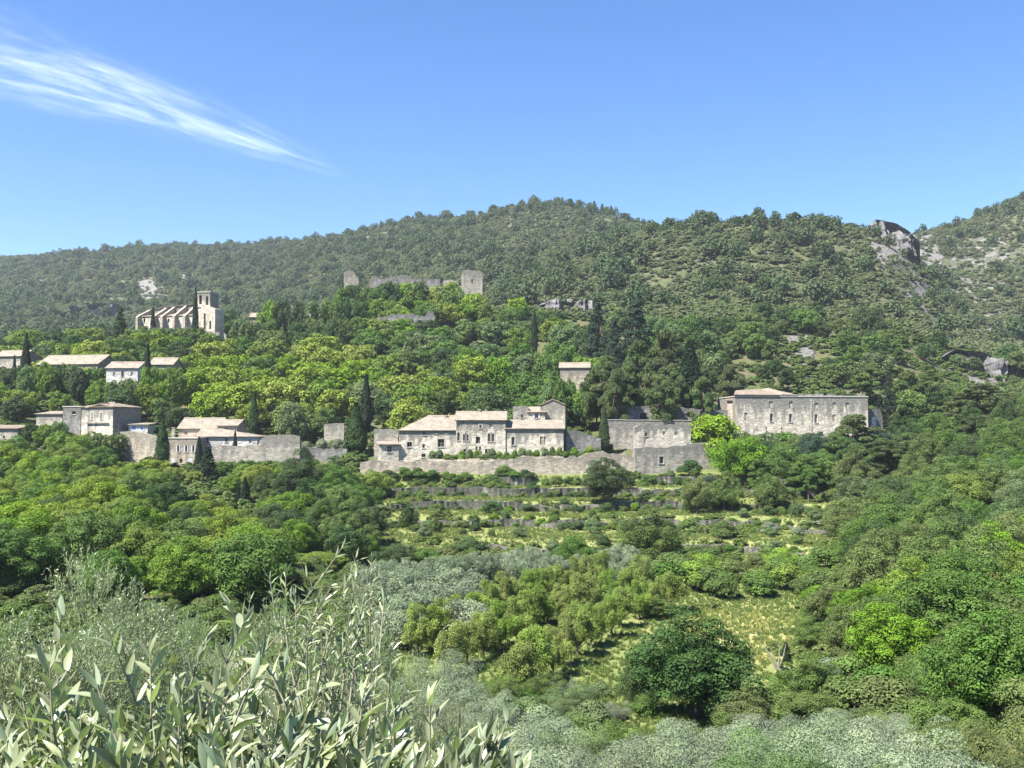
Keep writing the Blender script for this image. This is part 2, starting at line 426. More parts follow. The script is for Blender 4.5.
def dome_clumps(rng, k=58, rx=.44, z0=.12, z1=.97, cr=.115, rough=.58):
    """clumps over an uneven dome that reaches low, bulging into a few big limbs"""
    cz = z0 + (z1 - z0) * .46; out = []; tg = []; o = rng.uniform(0, 50, 3)
    for i in range(k):
        sz = 1 - 2 * (i + .5) / k; sz = max(sz, -.78); a = i * 2.39996 + rng.normal(0, .25)
        d = np.array([math.cos(a) * math.sqrt(1 - sz * sz), math.sin(a) * math.sqrt(1 - sz * sz), sz])
        n = float(vnoise(np.array([d[0] * 1.5 + d[2] * .9 + o[0]]), np.array([d[1] * 1.5 - d[2] * .7 + o[1]]), 5)[0])
        r = (1 - rough) + rough * 1.35 * n
        r *= rng.uniform(.86, 1.06)
        side = (abs(sz) < .8) * .10 * (1 - abs(sz)) + 1
        c = np.array([d[0] * rx * r * side, d[1] * rx * r * side, cz + d[2] * ((z1 - cz) if d[2] > 0 else (cz - z0)) * r])
        out.append([*c, cr * rng.uniform(.7, 1.3)])
        if rng.random() < .3: out.append([c[0] * .55, c[1] * .55, cz + (c[2] - cz) * .6, cr * 1.2])
        if i % 8 == 3: tg.append(c * [.8, .8, 1])
    return np.array(out), tg
def proto_broad(seed, n, size, z0=.10, mat='leaf', lobes=7, per=7, cr=.125, rx=.44, name="broadleaf"):
    rng = np.random.default_rng(seed); cl, tg = dome_clumps(rng, lobes * per, rx, z0, .97, cr)
    return mk(name, rng, cl, n, size, mat, (0, 0, z0 + .25), .030, tg)
def proto_pine(seed, n, size):
    rng = np.random.default_rng(seed); cl = []; tg = []
    for i in range(46):
        h = rng.uniform(.34, .98); a = rng.uniform(0, 6.28)
        r = (.40 * math.sin(min(1, (1.06 - h) / .55) * 1.5)) * rng.uniform(.3, 1)
        c = [math.cos(a) * r, math.sin(a) * r, h]; cl.append([*c, rng.uniform(.065, .115)])
        if i % 3 == 0: tg.append(c)
    return mk("pine", rng, cl, n, size, 'needle', (rng.normal(0, .02), rng.normal(0, .02), .93), .020, tg, dict(squash=.55, aspect=.32, jit=.8))
def proto_cypress(seed, n, size):
    rng = np.random.default_rng(seed)
    t = rng.random(n) ** .85; ang = rng.uniform(0, 6.283, n)
    prof = np.clip((1 - t) / .72, 0, 1) ** .75 * np.clip(.42 + t * 2.6, 0, 1) * .118 + .007
    prof *= .78 + .42 * vnoise(ang * 1.6 + seed, t * 9, seed) 
    r = prof * (.75 + .3 * rng.random(n))
    c = np.stack([np.cos(ang) * r, np.sin(ang) * r, .03 + t * .97], 1)
    d = np.stack([np.cos(ang), np.sin(ang), np.full(n, .5)], 1)
    V, T = leaf_cards(rng, c, d, size, .4, .45)
    var = np.repeat(np.clip(rng.random(n) * .7, 0, 1), 4)
    mb = MB(); limbs(mb, (0, 0, .6), [], .02, rng); tv, tf = mb.data()
    cr = mesh_np("cypress_crown", V, T, (M['needle'],), {"var": var})
    tr = mesh_np("cypress_trunk", tv, tf, (M['bark'],), smooth=True)
    mi = np.concatenate([np.zeros(len(T), int)] + [np.ones(len(f), int) for f in tf])
    wh = mesh_np("cypress", np.vstack([V, tv]), [T] + [f + len(V) for f in tf], (M['needle'], M['bark']), {"var": np.concatenate([var, np.full(len(tv), .5)])}, midx=mi)
    return {"crown": cr, "trunk": tr, "whole": wh}
def proto_conifer(seed, n, size):
    rng = np.random.default_rng(seed); cl = []; tg = []
    for i in range(115):
        h = rng.uniform(.10, .98); a = rng.uniform(0, 6.28); r = .30 * (1.04 - h) ** .8 * rng.uniform(.45, 1)
        c = [math.cos(a) * r, math.sin(a) * r, h]; cl.append([*c, .035 + .06 * (1.05 - h)])
        if i % 9 == 0: tg.append(c)
    return mk("conifer", rng, cl, n, size, 'needle', (0, 0, .95), .022, tg, dict(squash=.45, aspect=.35, jit=.5))
def proto_olive(seed, n, size):
    rng = np.random.default_rng(seed); cl, tg = dome_clumps(rng, 32, .52, .08, .97, .125, .8)
    return mk("olive", rng, cl, n, size, 'olive', (0, 0, .34), .045, tg, dict(aspect=.36, jit=.30, shell=.8, down=-.6))
def proto_cherry(seed, n, size):
    rng = np.random.default_rng(seed); cl = []; tg = []
    for i in range(30):
        a = rng.uniform(0, 6.28); h = rng.uniform(.32, .95); r = .40 * (1 - abs(h - .6) * 1.35) * rng.uniform(.35, 1)
        c = [math.cos(a) * r, math.sin(a) * r, h]; cl.append([*c, rng.uniform(.085, .15)])
        if i % 2: tg.append(c)
    return mk("cherry", rng, cl, n, size, 'leaf', (0, 0, .42), .024, tg, dict(squash=1.15, jit=.8, shell=.4))
def proto_bush(seed, n, size, name="bush", mat='leaf', k=16):
    rng = np.random.default_rng(seed); cl = []
    for i in range(k):
        a = rng.uniform(0, 6.28); r = rng.uniform(0, .40); h = (.62 * math.sqrt(max(0, 1 - (r / .5) ** 2))) * rng.uniform(.35, 1)
        cl.append([math.cos(a) * r, math.sin(a) * r, h, rng.uniform(.14, .25)])
    return mk(name, rng, cl, n, size, mat, None, 0, [], dict(down=-.3))
def many(f, k, *a, **kw): return [f(100 * k + 17 * i + 3, *a, **kw) for i in range(kw.pop('count', 4))]
PR = {
 'broad_far': [proto_broad(s, 5200, .030, cr=.115) for s in (1, 2, 3, 4, 5)],
 'broad_tall_far': [proto_broad(s, 4600, .028, z0=.04, rx=.32, lobes=8, cr=.10) for s in (11, 12, 13)],
 'broad': [proto_broad(s, 26000, .0130, per=9, cr=.10) for s in (21, 22, 23, 24, 25)],
 'oak': [proto_broad(s, 30000, .0128, z0=.02, per=11, cr=.095, rx=.46) for s in (31, 32, 33)],
 'pine_far': [proto_pine(s, 6000, .036) for s in (41, 42, 43)],
 'pine': [proto_pine(s, 17000, .0215) for s in (44, 45, 46)],
 'cypress': [proto_cypress(s, 7000, .016) for s in (51, 52, 53)],
 'conifer': [proto_conifer(s, 13000, .019) for s in (61, 62, 63)],
 'olive': [proto_olive(s, 24000, .0115) for s in (71, 72, 73, 74)],
 'olive_far': [proto_olive(s, 6500, .024) for s in (75, 76, 77)],
 'cherry': [proto_cherry(s, 13000, .0150) for s in (81, 82, 83, 84)],
 'bush': [proto_bush(s, 5200, .030, k=20) for s in (91, 92, 93, 94)],
 'scrub': [proto_bush(s, 330, .105, "scrub", k=9) for s in (95, 96, 97)],
 'scrub_tree': [proto_broad(s, 420, .085, z0=.1, lobes=5, per=4, cr=.16, name="scrub") for s in (98, 99)],
}
# base colours (linear, real-world albedo); each plant carries one as its object colour
GC = {
 'yellow-green': (.158, .212, .036), 'bright green': (.118, .180, .034), 'mid green': (.082, .132, .036), 'dark green': (.052, .086, .031),
 'grey-green': (.102, .148, .064), 'blue-green': (.040, .066, .044), 'olive green': (.096, .132, .044), 'silvery': (.150, .185, .122),
 'blackish green': (.022, .040, .020), 'pine green': (.082, .114, .046), 'cherry green': (.168, .225, .062),
}
TREES = []      # every individual plant with what the labels need
_pi = {}
def colour_of(o, name, rng=RNG):
    c = np.array(GC[name]) * rng.uniform(.88, 1.14)
    o.color = (*c, 1)
def plant(kind, name, px=None, Y=None, H=6., W=None, col='mid green', xy=None, parts=None, label=None, cat='tree', group=None, noun='tree', zoff=-.1, pi=None, rz=None):
    if xy is None: g = gp(px, Y)
    else: g = np.array([xy[0], xy[1], gz(*xy)])
    ps = PR[kind]; i = _pi[kind] = _pi.get(kind, -1) + 1
    p = ps[(i * 7 + i // 3) % len(ps)] if pi is None else ps[pi]
    W = W or H; loc = (g[0], g[1], g[2] + zoff); rz = RNG.uniform(0, 6.28) if rz is None else rz
    if parts is None: parts = g[1] < 200
    if parts and p["trunk"] is not None:
        root = empty(name, loc, rz)
        for nm, me in (("trunk", p["trunk"]), ("crown", p["crown"])):
            c = bpy.data.objects.new(nm, me); link(c, root); c.scale = (W, W, H)
            colour_of(c, col)
    else:
        root = link(bpy.data.objects.new(name, p["whole"])); root.location = loc; root.rotation_euler = (0, 0, rz); root.scale = (W, W, H); colour_of(root, col)
    tag(root, label, cat, group)
    cx, cy = proj(g[0], g[1], g[2] + H * .55)
    TREES.append(dict(o=root, px=float(cx), py=float(cy), Y=float(g[1]), H=H, W=W, col=col, noun=noun, label=label, kind=kind, name=name))
    return root

# ------------------------------------------------------------------ masses nobody could count: instanced on points
def scatter(name, pts, scl, rot, protos, color, label, group=None, squash=None, tint=.5):
    """one stuff object: a point mesh whose geometry nodes instance small plants"""
    n = len(pts)
    me = bpy.data.meshes.new(name); me.vertices.add(n); me.vertices.foreach_set("co", np.asarray(pts, np.float32).ravel())
    a = me.attributes.new("s", 'FLOAT_VECTOR', 'POINT'); a.data.foreach_set("vector", np.asarray(scl, np.float32).ravel())
    a = me.attributes.new("r", 'FLOAT', 'POINT'); a.data.foreach_set("value", np.asarray(rot, np.float32))
    o = link(bpy.data.objects.new(name, me)); tag(o, label, None, group, "stuff"); o.color = (*color, 1)
    src = bpy.data.collections.new(name + "_sources")
    for i, p in enumerate(protos):
        q = bpy.data.objects.new(f"{name}_source", p); q.color = (*color, 1); src.objects.link(q)
    ng = bpy.data.node_groups.new(name, 'GeometryNodeTree')
    ng.interface.new_socket("Geometry", in_out='INPUT', socket_type='NodeSocketGeometry')
    ng.interface.new_socket("Geometry", in_out='OUTPUT', socket_type='NodeSocketGeometry')
    gi = ng.nodes.new("NodeGroupInput"); go = ng.nodes.new("NodeGroupOutput")
    ci = ng.nodes.new("GeometryNodeCollectionInfo"); ci.inputs[0].default_value = src; ci.inputs["Separate Children"].default_value = True; ci.inputs["Reset Children"].default_value = True
    ip = ng.nodes.new("GeometryNodeInstanceOnPoints"); ip.inputs["Pick Instance"].default_value = True
    mp = ng.nodes.new("GeometryNodeMeshToPoints")
    ns = ng.nodes.new("GeometryNodeInputNamedAttribute"); ns.data_type = 'FLOAT_VECTOR'; ns.inputs[0].default_value = "s"
    nr = ng.nodes.new("GeometryNodeInputNamedAttribute"); nr.data_type = 'FLOAT'; nr.inputs[0].default_value = "r"
    cx = ng.nodes.new("ShaderNodeCombineXYZ")
    L = ng.links.new
    L(gi.outputs[0], mp.inputs[0]); L(mp.outputs[0], ip.inputs["Points"]); L(ci.outputs[0], ip.inputs["Instance"])
    L(ns.outputs[0], ip.inputs["Scale"]); L(nr.outputs[0], cx.inputs[2]); L(cx.outputs[0], ip.inputs["Rotation"])
    L(ip.outputs[0], go.inputs[0])
    md = o.modifiers.new("scatter", 'NODES'); md.node_group = ng
    return o
# ------------------------------------------------------------------ scrub on the mountains, undergrowth, grass
def sample_wedge(rng, n, y0, y1, q0, q1, power=1.0):
    """uniform over the ground (power 1) or denser near (power < 1)"""
    u = rng.random(n); e = 1 + power
    y = (y0 ** e + u * (y1 ** e - y0 ** e)) ** (1 / e)
    q = rng.uniform(q0, q1, n); return (q - 512) / F * y, y, q
def rock_density(px, py):
    r = np.zeros_like(px)
    for (a, b, rx, ry, s) in ROCKS: r = np.maximum(r, s * np.exp(-((px - a) / rx) ** 2 - ((py - b) / ry) ** 2))
    return r
def mountain_scrub():
    rng = np.random.default_rng(5)
    for (nm, cnt, y0, y1, pw, s0, s1, col, lab, thr, protos) in (
        ("mountain_scrub", 125000, 355, 1300, .45, 1.6, 4.4, (.112, .136, .070), "grey-green garrigue scrub covering the mountain slopes behind the village", .0, 'scrub'),
        ("mountain_woodland", 9000, 375, 1300, .45, 4.0, 8.0, (.060, .088, .042), "dark holm oaks dotted through the scrub over the mountain slopes", .46, 'scrub_tree'),
        ("distant_scrub", 9000, 1000, 2050, 1.0, 5.0, 9.0, (.085, .10, .05), "faded scrub on the farthest ridge behind the church", .0, 'scrub')):
        x, y, q = sample_wedge(rng, cnt, y0, y1, -60, 1085, pw)
        z = ground(x, y); px, py = proj(x, y, z)
        rk = rock_density(px, py)
        d = .5 + .5 * (fbm(x / 45, y / 60, 41, 4) - .5) + .8 * (fbm(x / 12, y / 12, 47, 2) - .5)
        keep = rng.random(cnt) > np.clip(rk * .8, 0, .93)
        if thr: keep &= d > thr + .10 * rng.normal(0, 1, cnt) * .5 + .02
        else: keep &= d > .22 + .14 * rng.random(cnt)
        x, y, z, d = x[keep], y[keep], z[keep], d[keep]; n = len(x)
        s = rng.uniform(s0, s1, n) * rng.choice([.7, 1, 1, 1.25], n) * (1 + .25 * sstep(700, 1200, y))
        h = s * rng.uniform(.55, .95, n) if protos == 'scrub' else s * rng.uniform(.8, 1.25, n)
        scatter(nm, np.stack([x, y, z - .15], 1), np.stack([s, s, h], 1), rng.uniform(0, 6.28, n), [p["whole"] for p in PR[protos]], col, lab)
def undergrowth():
    rng = np.random.default_rng(6)
    x, y, q = sample_wedge(rng, 17000, 48, 380, -90, 1120, .6)
    z = ground(x, y)
    orch = (q > 360) & (q < 870) & (y < 192)
    d = fbm(x / 7, y / 7, 51, 3)
    keep = ~orch & (d > .40)
    keep &= [not in_building(a, b, .8) for a, b in zip(x, y)]
    x, y, z = x[keep], y[keep], z[keep]; n = len(x)
    s = rng.uniform(1.4, 3.6, n); 
    for nm, m, ps, lab in (("undergrowth", y >= 150, PR['scrub'], "tangled green undergrowth filling the ground beneath the village trees"), ("valley_undergrowth", y < 150, PR['bush'], "leafy green undergrowth between the nearer trees of the valley")):
        scatter(nm, np.stack([x, y, z - .1], 1)[m], np.stack([s, s, s * rng.uniform(.5, .9, n)], 1)[m], rng.uniform(0, 6.28, n)[m], [p["whole"] for p in ps], (.085, .122, .040), lab)
    x, y, q = sample_wedge(rng, 9000, 60, 192, 345, 885, .8)
    z = ground(x, y); d = fbm(x / 6, y / 6, 61, 3)
    w = terrace_w(x, y); e = ground(x, y + 1.2) - ground(x, y - .5)     # brambles gather along the terrace edges
    keep = (d > .70) | ((w > .5) & (e > .75) & (d > .40))
    px, py = proj(x, y, z)
    keep &= ~((np.abs(px - 725) < 75) & (np.abs(py - 625) < 13)) & ~((y < 105) & (q > 560) & (q < 690))
    x, y, z = x[keep], y[keep], z[keep]; n = len(x); s = rng.uniform(.7, 1.9, n)
    scatter("bramble", np.stack([x, y, z - .1], 1), np.stack([s, s, s * rng.uniform(.55, .9, n)], 1), rng.uniform(0, 6.28, n),
            [p["whole"] for p in PR['scrub']], (.095, .128, .040), "low brambles and weeds lining the terrace edges below the long wall")
def tuft(seed):
    rng = np.random.default_rng(seed); n = 26; V = []; T = []
    for i in range(n):
        a = rng.uniform(0, 6.28); r = rng.uniform(0, .4); b = np.array([math.cos(a) * r, math.sin(a) * r, 0]); l = rng.uniform(.5, 1.0)
        lean = np.array([rng.normal(0, .3), rng.normal(0, .3), 1.0]) * l; s = unit(np.cross(lean, rng.normal(0, 1, 3))) * .05
        k = len(V); V += [b - s, b + s, b + lean * .6 + s * .8, b + lean]; T += [(k, k + 1, k + 2), (k, k + 2, k + 3)]
    return mesh_np("grass_tuft", V, np.array(T), (M['leaf'],), {"var": np.repeat(rng.random(n), 4)})
def meadow():
    rng = np.random.default_rng(8)
    tf = [tuft(1), tuft(2), tuft(3)]
    for nm, cnt, dryone, col, lab in (("meadow_grass", 52000, False, (.125, .17, .055), "long green grass on the orchard floor and terraces"),
                                      ("dry_grass", 26000, True, (.28, .285, .105), "straw coloured dry grass on the sunlit terraces and clearing")):
        x, y, q = sample_wedge(rng, cnt, 52, 192, 335, 900, .7)
        z = ground(x, y); px, py = proj(x, y, z)
        dm = np.maximum(np.exp(-((px - 725) / 75) ** 2 - ((py - 622) / 14) ** 2), np.exp(-((px - 770) / 40) ** 2 - ((py - 650) / 18) ** 2))
        dm = np.maximum(dm, .46 * terrace_w(x, y))
        keep = (dm > .35 + .3 * rng.random(cnt)) if dryone else (fbm(x / 5, y / 5, 71, 3) > .36)
        x, y, z = x[keep], y[keep], z[keep]; n = len(x); s = rng.uniform(.2, .5, n)
        scatter(nm, np.stack([x, y, z - .03], 1), np.stack([s * 1.0, s * 1.0, s], 1), rng.uniform(0, 6.28, n), tf, col, lab)
FOOT = []
def in_building(x, y, pad=0.0):
    for (x0, x1, y0, y1) in FOOT:
        if x0 - pad < x < x1 + pad and y0 - pad < y < y1 + pad: return True
    return False
# ------------------------------------------------------------------ buildings
LAND = []      # landmarks for labels: (px, py, phrase)
CLEAR = []     # (px0, px1, py0, py1, Y): fronts no loose tree may hide
class Frame:
    """local frame of a front: s along the front, t away from it, z up; origin at the front's left foot"""
    def __init__(f, lpx, lY, rpx, rY, py_base, yaw0=None):
        a = P(lpx, py_base, lY); b = P(rpx, py_base, rY); b[2] = a[2]
        f.o = a; d = b - a; f.L = float(np.hypot(d[0], d[1])); f.rz = math.atan2(d[1], d[0])
        f.u = np.array([math.cos(f.rz), math.sin(f.rz), 0]); f.v = np.array([-math.sin(f.rz), math.cos(f.rz), 0])
    def local(f, px, py, t=0.0):
        """pixel -> (s, z) on the plane t of the front"""
        v = (384 - py) / F; d = np.array([(px - 512) / F, CP - v * SP, SP + v * CP])
        k = float(np.dot(f.o + f.v * t, f.v) / np.dot(d, f.v)); p = d * k - f.o
        return float(np.dot(p, f.u)), float(p[2])
    def low(f, d):
        return min(gz(*(f.o + f.u * s + f.v * t)[:2]) for s in np.linspace(0, f.L, 5) for t in (0, d / 2, d)) - f.o[2] - .6
    def foot(f, d, pad=0):
        c = [f.o + f.u * s + f.v * t for s in (0, f.L) for t in (0, d)]
        c = np.array(c); FOOT.append((c[:, 0].min(), c[:, 0].max(), c[:, 1].min(), c[:, 1].max()))
def topness_attr(me, z0, z1):
    co = np.empty(len(me.vertices) * 3, np.float32); me.vertices.foreach_get("co", co); z = co.reshape(-1, 3)[:, 2]
    a = me.attributes.new("topness", 'FLOAT', 'POINT'); a.data.foreach_set("value", np.clip((z - z0) / max(z1 - z0, .1), 0, 1).astype(np.float32) ** 3)
def holed_wall(mb, L, zb, top, wins, t0=0.0, thick=.45, step=2.2, zstep=2.2, closed_back=False):
    """a front from s=0..L, z=zb..top(s) with openings wins [(s0,s1,z0,z1)] and their reveals"""
    S = {0.0, L}; Z = set()
    for (a, b, c, d) in wins: S |= {a, b}; Z |= {c, d}
    S = sorted(S); ss = [S[0]]
    for q in S[1:]:
        n = max(1, int(round((q - ss[-1]) / step))); p0 = ss[-1]
        ss += [p0 + (q - p0) * (i + 1) / n for i in range(n)]
    tmin = min(top(s) for s in ss)
    zs = [zb] + sorted(z for z in Z) ; zz = [zs[0]]
    for q in zs[1:] + [max(tmin - .15, max(zs) + .1)]:
        if q - zz[-1] < 1e-4: continue
        n = max(1, int(round((q - zz[-1]) / zstep))); p0 = zz[-1]
        zz += [p0 + (q - p0) * (i + 1) / n for i in range(n)]
    inside = lambda s, z: any(a - 1e-6 < s < b + 1e-6 and c - 1e-6 < z < d + 1e-6 for (a, b, c, d) in wins)
    for i in range(len(ss) - 1):
        for j in range(len(zz)):
            if j < len(zz) - 1:
                z0, z1, z2 = zz[j], zz[j + 1], zz[j + 1]
                if inside((ss[i] + ss[i + 1]) / 2, (z0 + z1) / 2): continue
            else: z0 = zz[j]; z1 = max(top(ss[i]), z0 + .01); z2 = max(top(ss[i + 1]), z0 + .01)
            mb.quad((ss[i], t0, z0), (ss[i+1], t0, z0), (ss[i+1], t0, z2), (ss[i], t0, z1))
    for (a, b, c, d) in wins:
        e = t0 + thick
        mb.quad((a, t0, c), (b, t0, c), (b, e, c), (a, e, c)); mb.quad((a, e, d), (b, e, d), (b, t0, d), (a, t0, d))
        mb.quad((a, t0, d), (a, t0, c), (a, e, c), (a, e, d)); mb.quad((b, t0, c), (b, t0, d), (b, e, d), (b, e, c))
    return ss
def add_windows(fr, root, wins, mframe='frame'):
    """wins: (px, py, wpx, hpx, type); returns the wall holes in local coordinates and builds the parts"""
    holes = []
    sc = fr.o[1] / F
    for wn in wins:
        px, py, w, h, ty = wn[:5]
        s, z = fr.local(px, py); w = w * sc; h = h * sc
        a, b, c, d = s - w / 2, s + w / 2, z - h / 2, z + h / 2
        a, b = max(a, .15), min(b, fr.L - .15)
        if b - a < .2: continue
        holes.append((a, b, c, d))
        if ty in ('blind', 'blindw'):
            m = MB(); m.box(a + .004, b - .004, .16, .5, c + .004, d - .004); m.obj("blocked_window", M['render_white' if ty == 'blindw' else 'stone'], root)
        elif ty == 'blind0':
            pass
        elif ty == 'door':
            m = MB(); m.box(a + .004, b - .004, .25, .33, c, d - .004); m.obj("door", M['door'], root)
        elif ty == 'shut':
            for q0, q1 in ((a, (a + b) / 2 - .01), ((a + b) / 2 + .01, b)):
                m = MB(); m.box(q0, q1, .02, .07, c + .004, d - .004)
                for k in range(3):
                    zz = c + (d - c) * (k + .5) / 3; m.box(q0 + .03, q1 - .03, .005, .02, zz - .04, zz + .04)
                m.obj("shutter", M[wn[5] if len(wn) > 5 else 'shutter'], root)
        else:
            win = MB(); t = .28
            win.box(a, b, t, t + .05, c, c + .07); win.box(a, b, t, t + .05, d - .07, d); win.box(a, a + .07, t, t + .05, c + .07, d - .07); win.box(b - .07, b, t, t + .05, c + .07, d - .07)
            win.box((a+b)/2 - .035, (a+b)/2 + .035, t + .002, t + .048, c + .07, d - .07)
            if d - c > 1.1: win.box(a + .07, b - .07, t + .006, t + .044, (c+d)/2 - .03, (c+d)/2 + .03)
            wo = win.obj("window", M[mframe], root)
            m = MB(); m.box(a + .03, b - .03, t + .02, t + .03, c + .03, d - .03); m.obj("pane_or_shade", M['glass'] if ty != 'hole' else M['dark'], wo)  # in holes a dark sheet painted for the shade within, no glass
            m = MB(); m.box(a - .12, b + .12, -.10, .2, c - .14, c - .003); m.obj("sill", M['quoin'], wo)
            if ty == 'sur':       # dressed stone surround
                m = MB(); q = .22
                m.box(a - q, a - .002, -.03, .1, c, d); m.box(b + .002, b + q, -.03, .1, c, d); m.box(a - q, b + q, -.03, .1, d + .002, d + q + .05); m.obj("surround", M['quoin'], wo)
            if ty == 'open':      # shutters folded back on the wall
                for q0, q1 in ((a - (b - a) * .5 - .03, a - .03), (b + .03, b + (b - a) * .5 + .03)):
                    m = MB(); m.box(q0, q1, -.07, -.012, c, d); m.obj("shutter", M[wn[5] if len(wn) > 5 else 'shutter'], wo)
    return holes
def roof_obj(name, pieces, mat, parent, th=.16):
    """pieces: quads (eave-left, eave-right, ridge-right, ridge-left) as thick tiled slabs with UV metres along the slope"""
    V = []; T4 = []; UV = []
    for q in pieces:
        q = np.array(q, float); n = unit(np.cross(q[1] - q[0], q[3] - q[0])); p = q - n * th
        a = np.linalg.norm(q[1] - q[0]); bl = np.linalg.norm(q[3] - q[0])
        e = unit(q[1] - q[0]); sl = unit(np.cross(n, e))
        k = len(V); V += list(q) + list(p)
        for w in list(q) + list(p): UV.append((float(np.dot(w - q[0], e)), float(np.dot(w - q[0], sl))))
        T4 += [(k,k+1,k+2,k+3), (k+7,k+6,k+5,k+4)] + [(k+i, k+4+i, k+4+(i+1)%4, k+(i+1)%4) for i in range(4)]
    me = mesh_np(name, np.array(V), np.array(T4), (M[mat],), uv=np.array(UV))
    return link(bpy.data.objects.new(name, me), parent)
def house(name, label, lpx, lY, rpx, rY, base, eave, ridge, depth, wall='stone', tile='tile', roof='gable', wins=(), chim=(), group=None, cat='house', below=2.5, over=.35, ridge_t=.5, hipl=0, hipr=0, land=None, clear=True, sidewins=(), cb=None):
    """roof: gable (ridge along the front), lean (rises to the back), front (gable to the front), flat"""
    fr = Frame(lpx, lY, rpx, rY, base); L = fr.L
    root = empty(name, tuple(fr.o), fr.rz); tag(root, label, cat, group)
    ze = fr.local(lpx, eave)[1]; zb = min(-below, fr.low(depth))
    tr = depth * ridge_t if roof == 'gable' else depth
    if roof == 'front': zr = fr.local((lpx + rpx) / 2, ridge)[1]
    elif roof == 'flat': zr = ze
    else: zr = fr.local(lpx, ridge, tr)[1]
    holes = add_windows(fr, root, wins)
    mb = MB()
    top = (lambda s: ze) if roof != 'front' else (lambda s: ze + (zr - ze) * (1 - abs(s / L - .5) * 2))
    if roof == 'front' : holes2 = holes
    holed_wall(mb, L, zb, top, holes, step=(L / 2 if roof == 'front' else 2.2))
    D = depth
    if roof == 'gable':
        zbk = zr - (zr - ze) * (D - tr) / tr if tr > 0 else ze
        for s, o in ((0, 1), (L, -1)):
            h = hipl if s == 0 else hipr
            pts = [(s, 0, zb), (s, D, zb), (s, D, zbk), (s, tr, zr if not h else ze), (s, 0, ze)]
            pts = pts if o < 0 else pts[::-1]
            k = mb.n; mb.v.append(np.array(pts, float)); mb.n += 5; mb.f4.append(np.array([[k, k+1, k+2, k+4]] if o < 0 else [[k, k+2, k+3, k+4]]))
            mb.f3.append(np.array([[k+2, k+3, k+4]] if o < 0 else [[k, k+1, k+2]]))
        mb.quad((L, D, zb), (0, D, zb), (0, D, zbk), (L, D, zbk))
        q0, q1 = -over, L + over; r0, r1 = (q0 + hipl, q1 - hipr)
        sl = (zr - ze) / tr
        pieces = [[(q0, -over, ze - over * sl + .12), (q1, -over, ze - over * sl + .12), (r1, tr, zr + .12), (r0, tr, zr + .12)],
                  [(q1, D + over, zbk - over * sl + .12), (q0, D + over, zbk - over * sl + .12), (r0, tr + .002, zr + .12), (r1, tr + .002, zr + .12)]]
        if hipl: pieces.append([(q0, D + over, zbk - over * sl + .118), (q0, -over, ze - over * sl + .118), (r0, tr - .01, zr + .118), (r0, tr + .01, zr + .118)])
        if hipr: pieces.append([(q1, -over, ze - over * sl + .118), (q1, D + over, zbk - over * sl + .118), (r1, tr + .01, zr + .118), (r1, tr - .01, zr + .118)])
        ro = roof_obj("roof", pieces, tile, root)
        mr = MB(); mr.tube([(r0, tr, zr + .13), ((r0 + r1) / 2, tr, zr + .11), (r1, tr, zr + .13)], [.16, .16, .16], 8); mr.obj("ridge", M[tile + '_ridge'], ro)
    elif roof == 'lean':
        for s, o in ((0, 1), (L, -1)):
            pts = [(s, 0, zb), (s, D, zb), (s, D, zr), (s, 0, ze)]
            mb.quad(*(pts if o < 0 else pts[::-1]))
        mb.quad((L, D, zb), (0, D, zb), (0, D, zr), (L, D, zr)); sl = (zr - ze) / D
        ro = roof_obj("roof", [[(-over, -over, ze - over * sl + .12), (L + over, -over, ze - over * sl + .12), (L + over, D + .1, zr + .1 * sl + .12), (-over, D + .1, zr + .1 * sl + .12)]], tile, root)
    elif roof == 'front':
        for s, o in ((0, 1), (L, -1)):
            pts = [(s, 0, zb), (s, D, zb), (s, D, ze), (s, 0, ze)]; mb.quad(*(pts if o < 0 else pts[::-1]))
        mb.quad((L, D, zb), (0, D, zb), (0, D, ze), (L, D, ze)); mb.tri((L, D, ze), (0, D, ze), (L/2, D, zr))
        sl = (zr - ze) / (L / 2)
        ro = roof_obj("roof", [[(-over, D + .2, ze - over * sl + .1), (-over, -.2, ze - over * sl + .1), (L/2, -.2, zr + .1), (L/2, D + .2, zr + .1)],
                               [(L + over, -.2, ze - over * sl + .1), (L + over, D + .2, ze - over * sl + .1), (L/2, D + .2, zr + .1), (L/2, -.2, zr + .1)]], tile, root)
    else:
        for s, o in ((0, 1), (L, -1)):
            pts = [(s, 0, zb), (s, D, zb), (s, D, ze), (s, 0, ze)]; mb.quad(*(pts if o < 0 else pts[::-1]))
        mb.quad((L, D, zb), (0, D, zb), (0, D, ze), (L, D, ze))
        rb = MB(); rb.box(-.12, L + .12, -.12, D + .12, ze + .002, ze + .22); ro = rb.obj("roof", M['quoin'], root)
    me = mb.mesh("wall", (M[wall],)); topness_attr(me, 0, max(ze, 3)); link(bpy.data.objects.new("wall", me), root)
    for (cpx, cpy0, cpy1, ct, wpx) in chim:      # chimneys stand on the roof: (px, py_top, py_bottom, t, width px)
        s, z1 = fr.local(cpx, cpy0, ct); z0 = fr.local(cpx, cpy1, ct)[1]; w = wpx * fr.o[1] / F / 2
        m = MB(); m.box(s - w, s + w, ct - w, ct + w, z0 - .8, z1 - .2); m.box(s - w - .07, s + w + .07, ct - w - .07, ct + w + .07, z1 - .198, z1 - .08); m.box(s - w * .6, s + w * .6, ct - w * .6, ct + w * .6, z1 - .078, z1); m.obj("chimney", M['stone_warm'], ro)
    fr.foot(depth)
    if clear: CLEAR.append((lpx - 1, rpx + 1, min(eave, ridge) - 1, cb or base - 3, min(lY, rY)))
    if land: LAND.append(((lpx + rpx) / 2, (eave + base) / 2, land))
    return root, fr
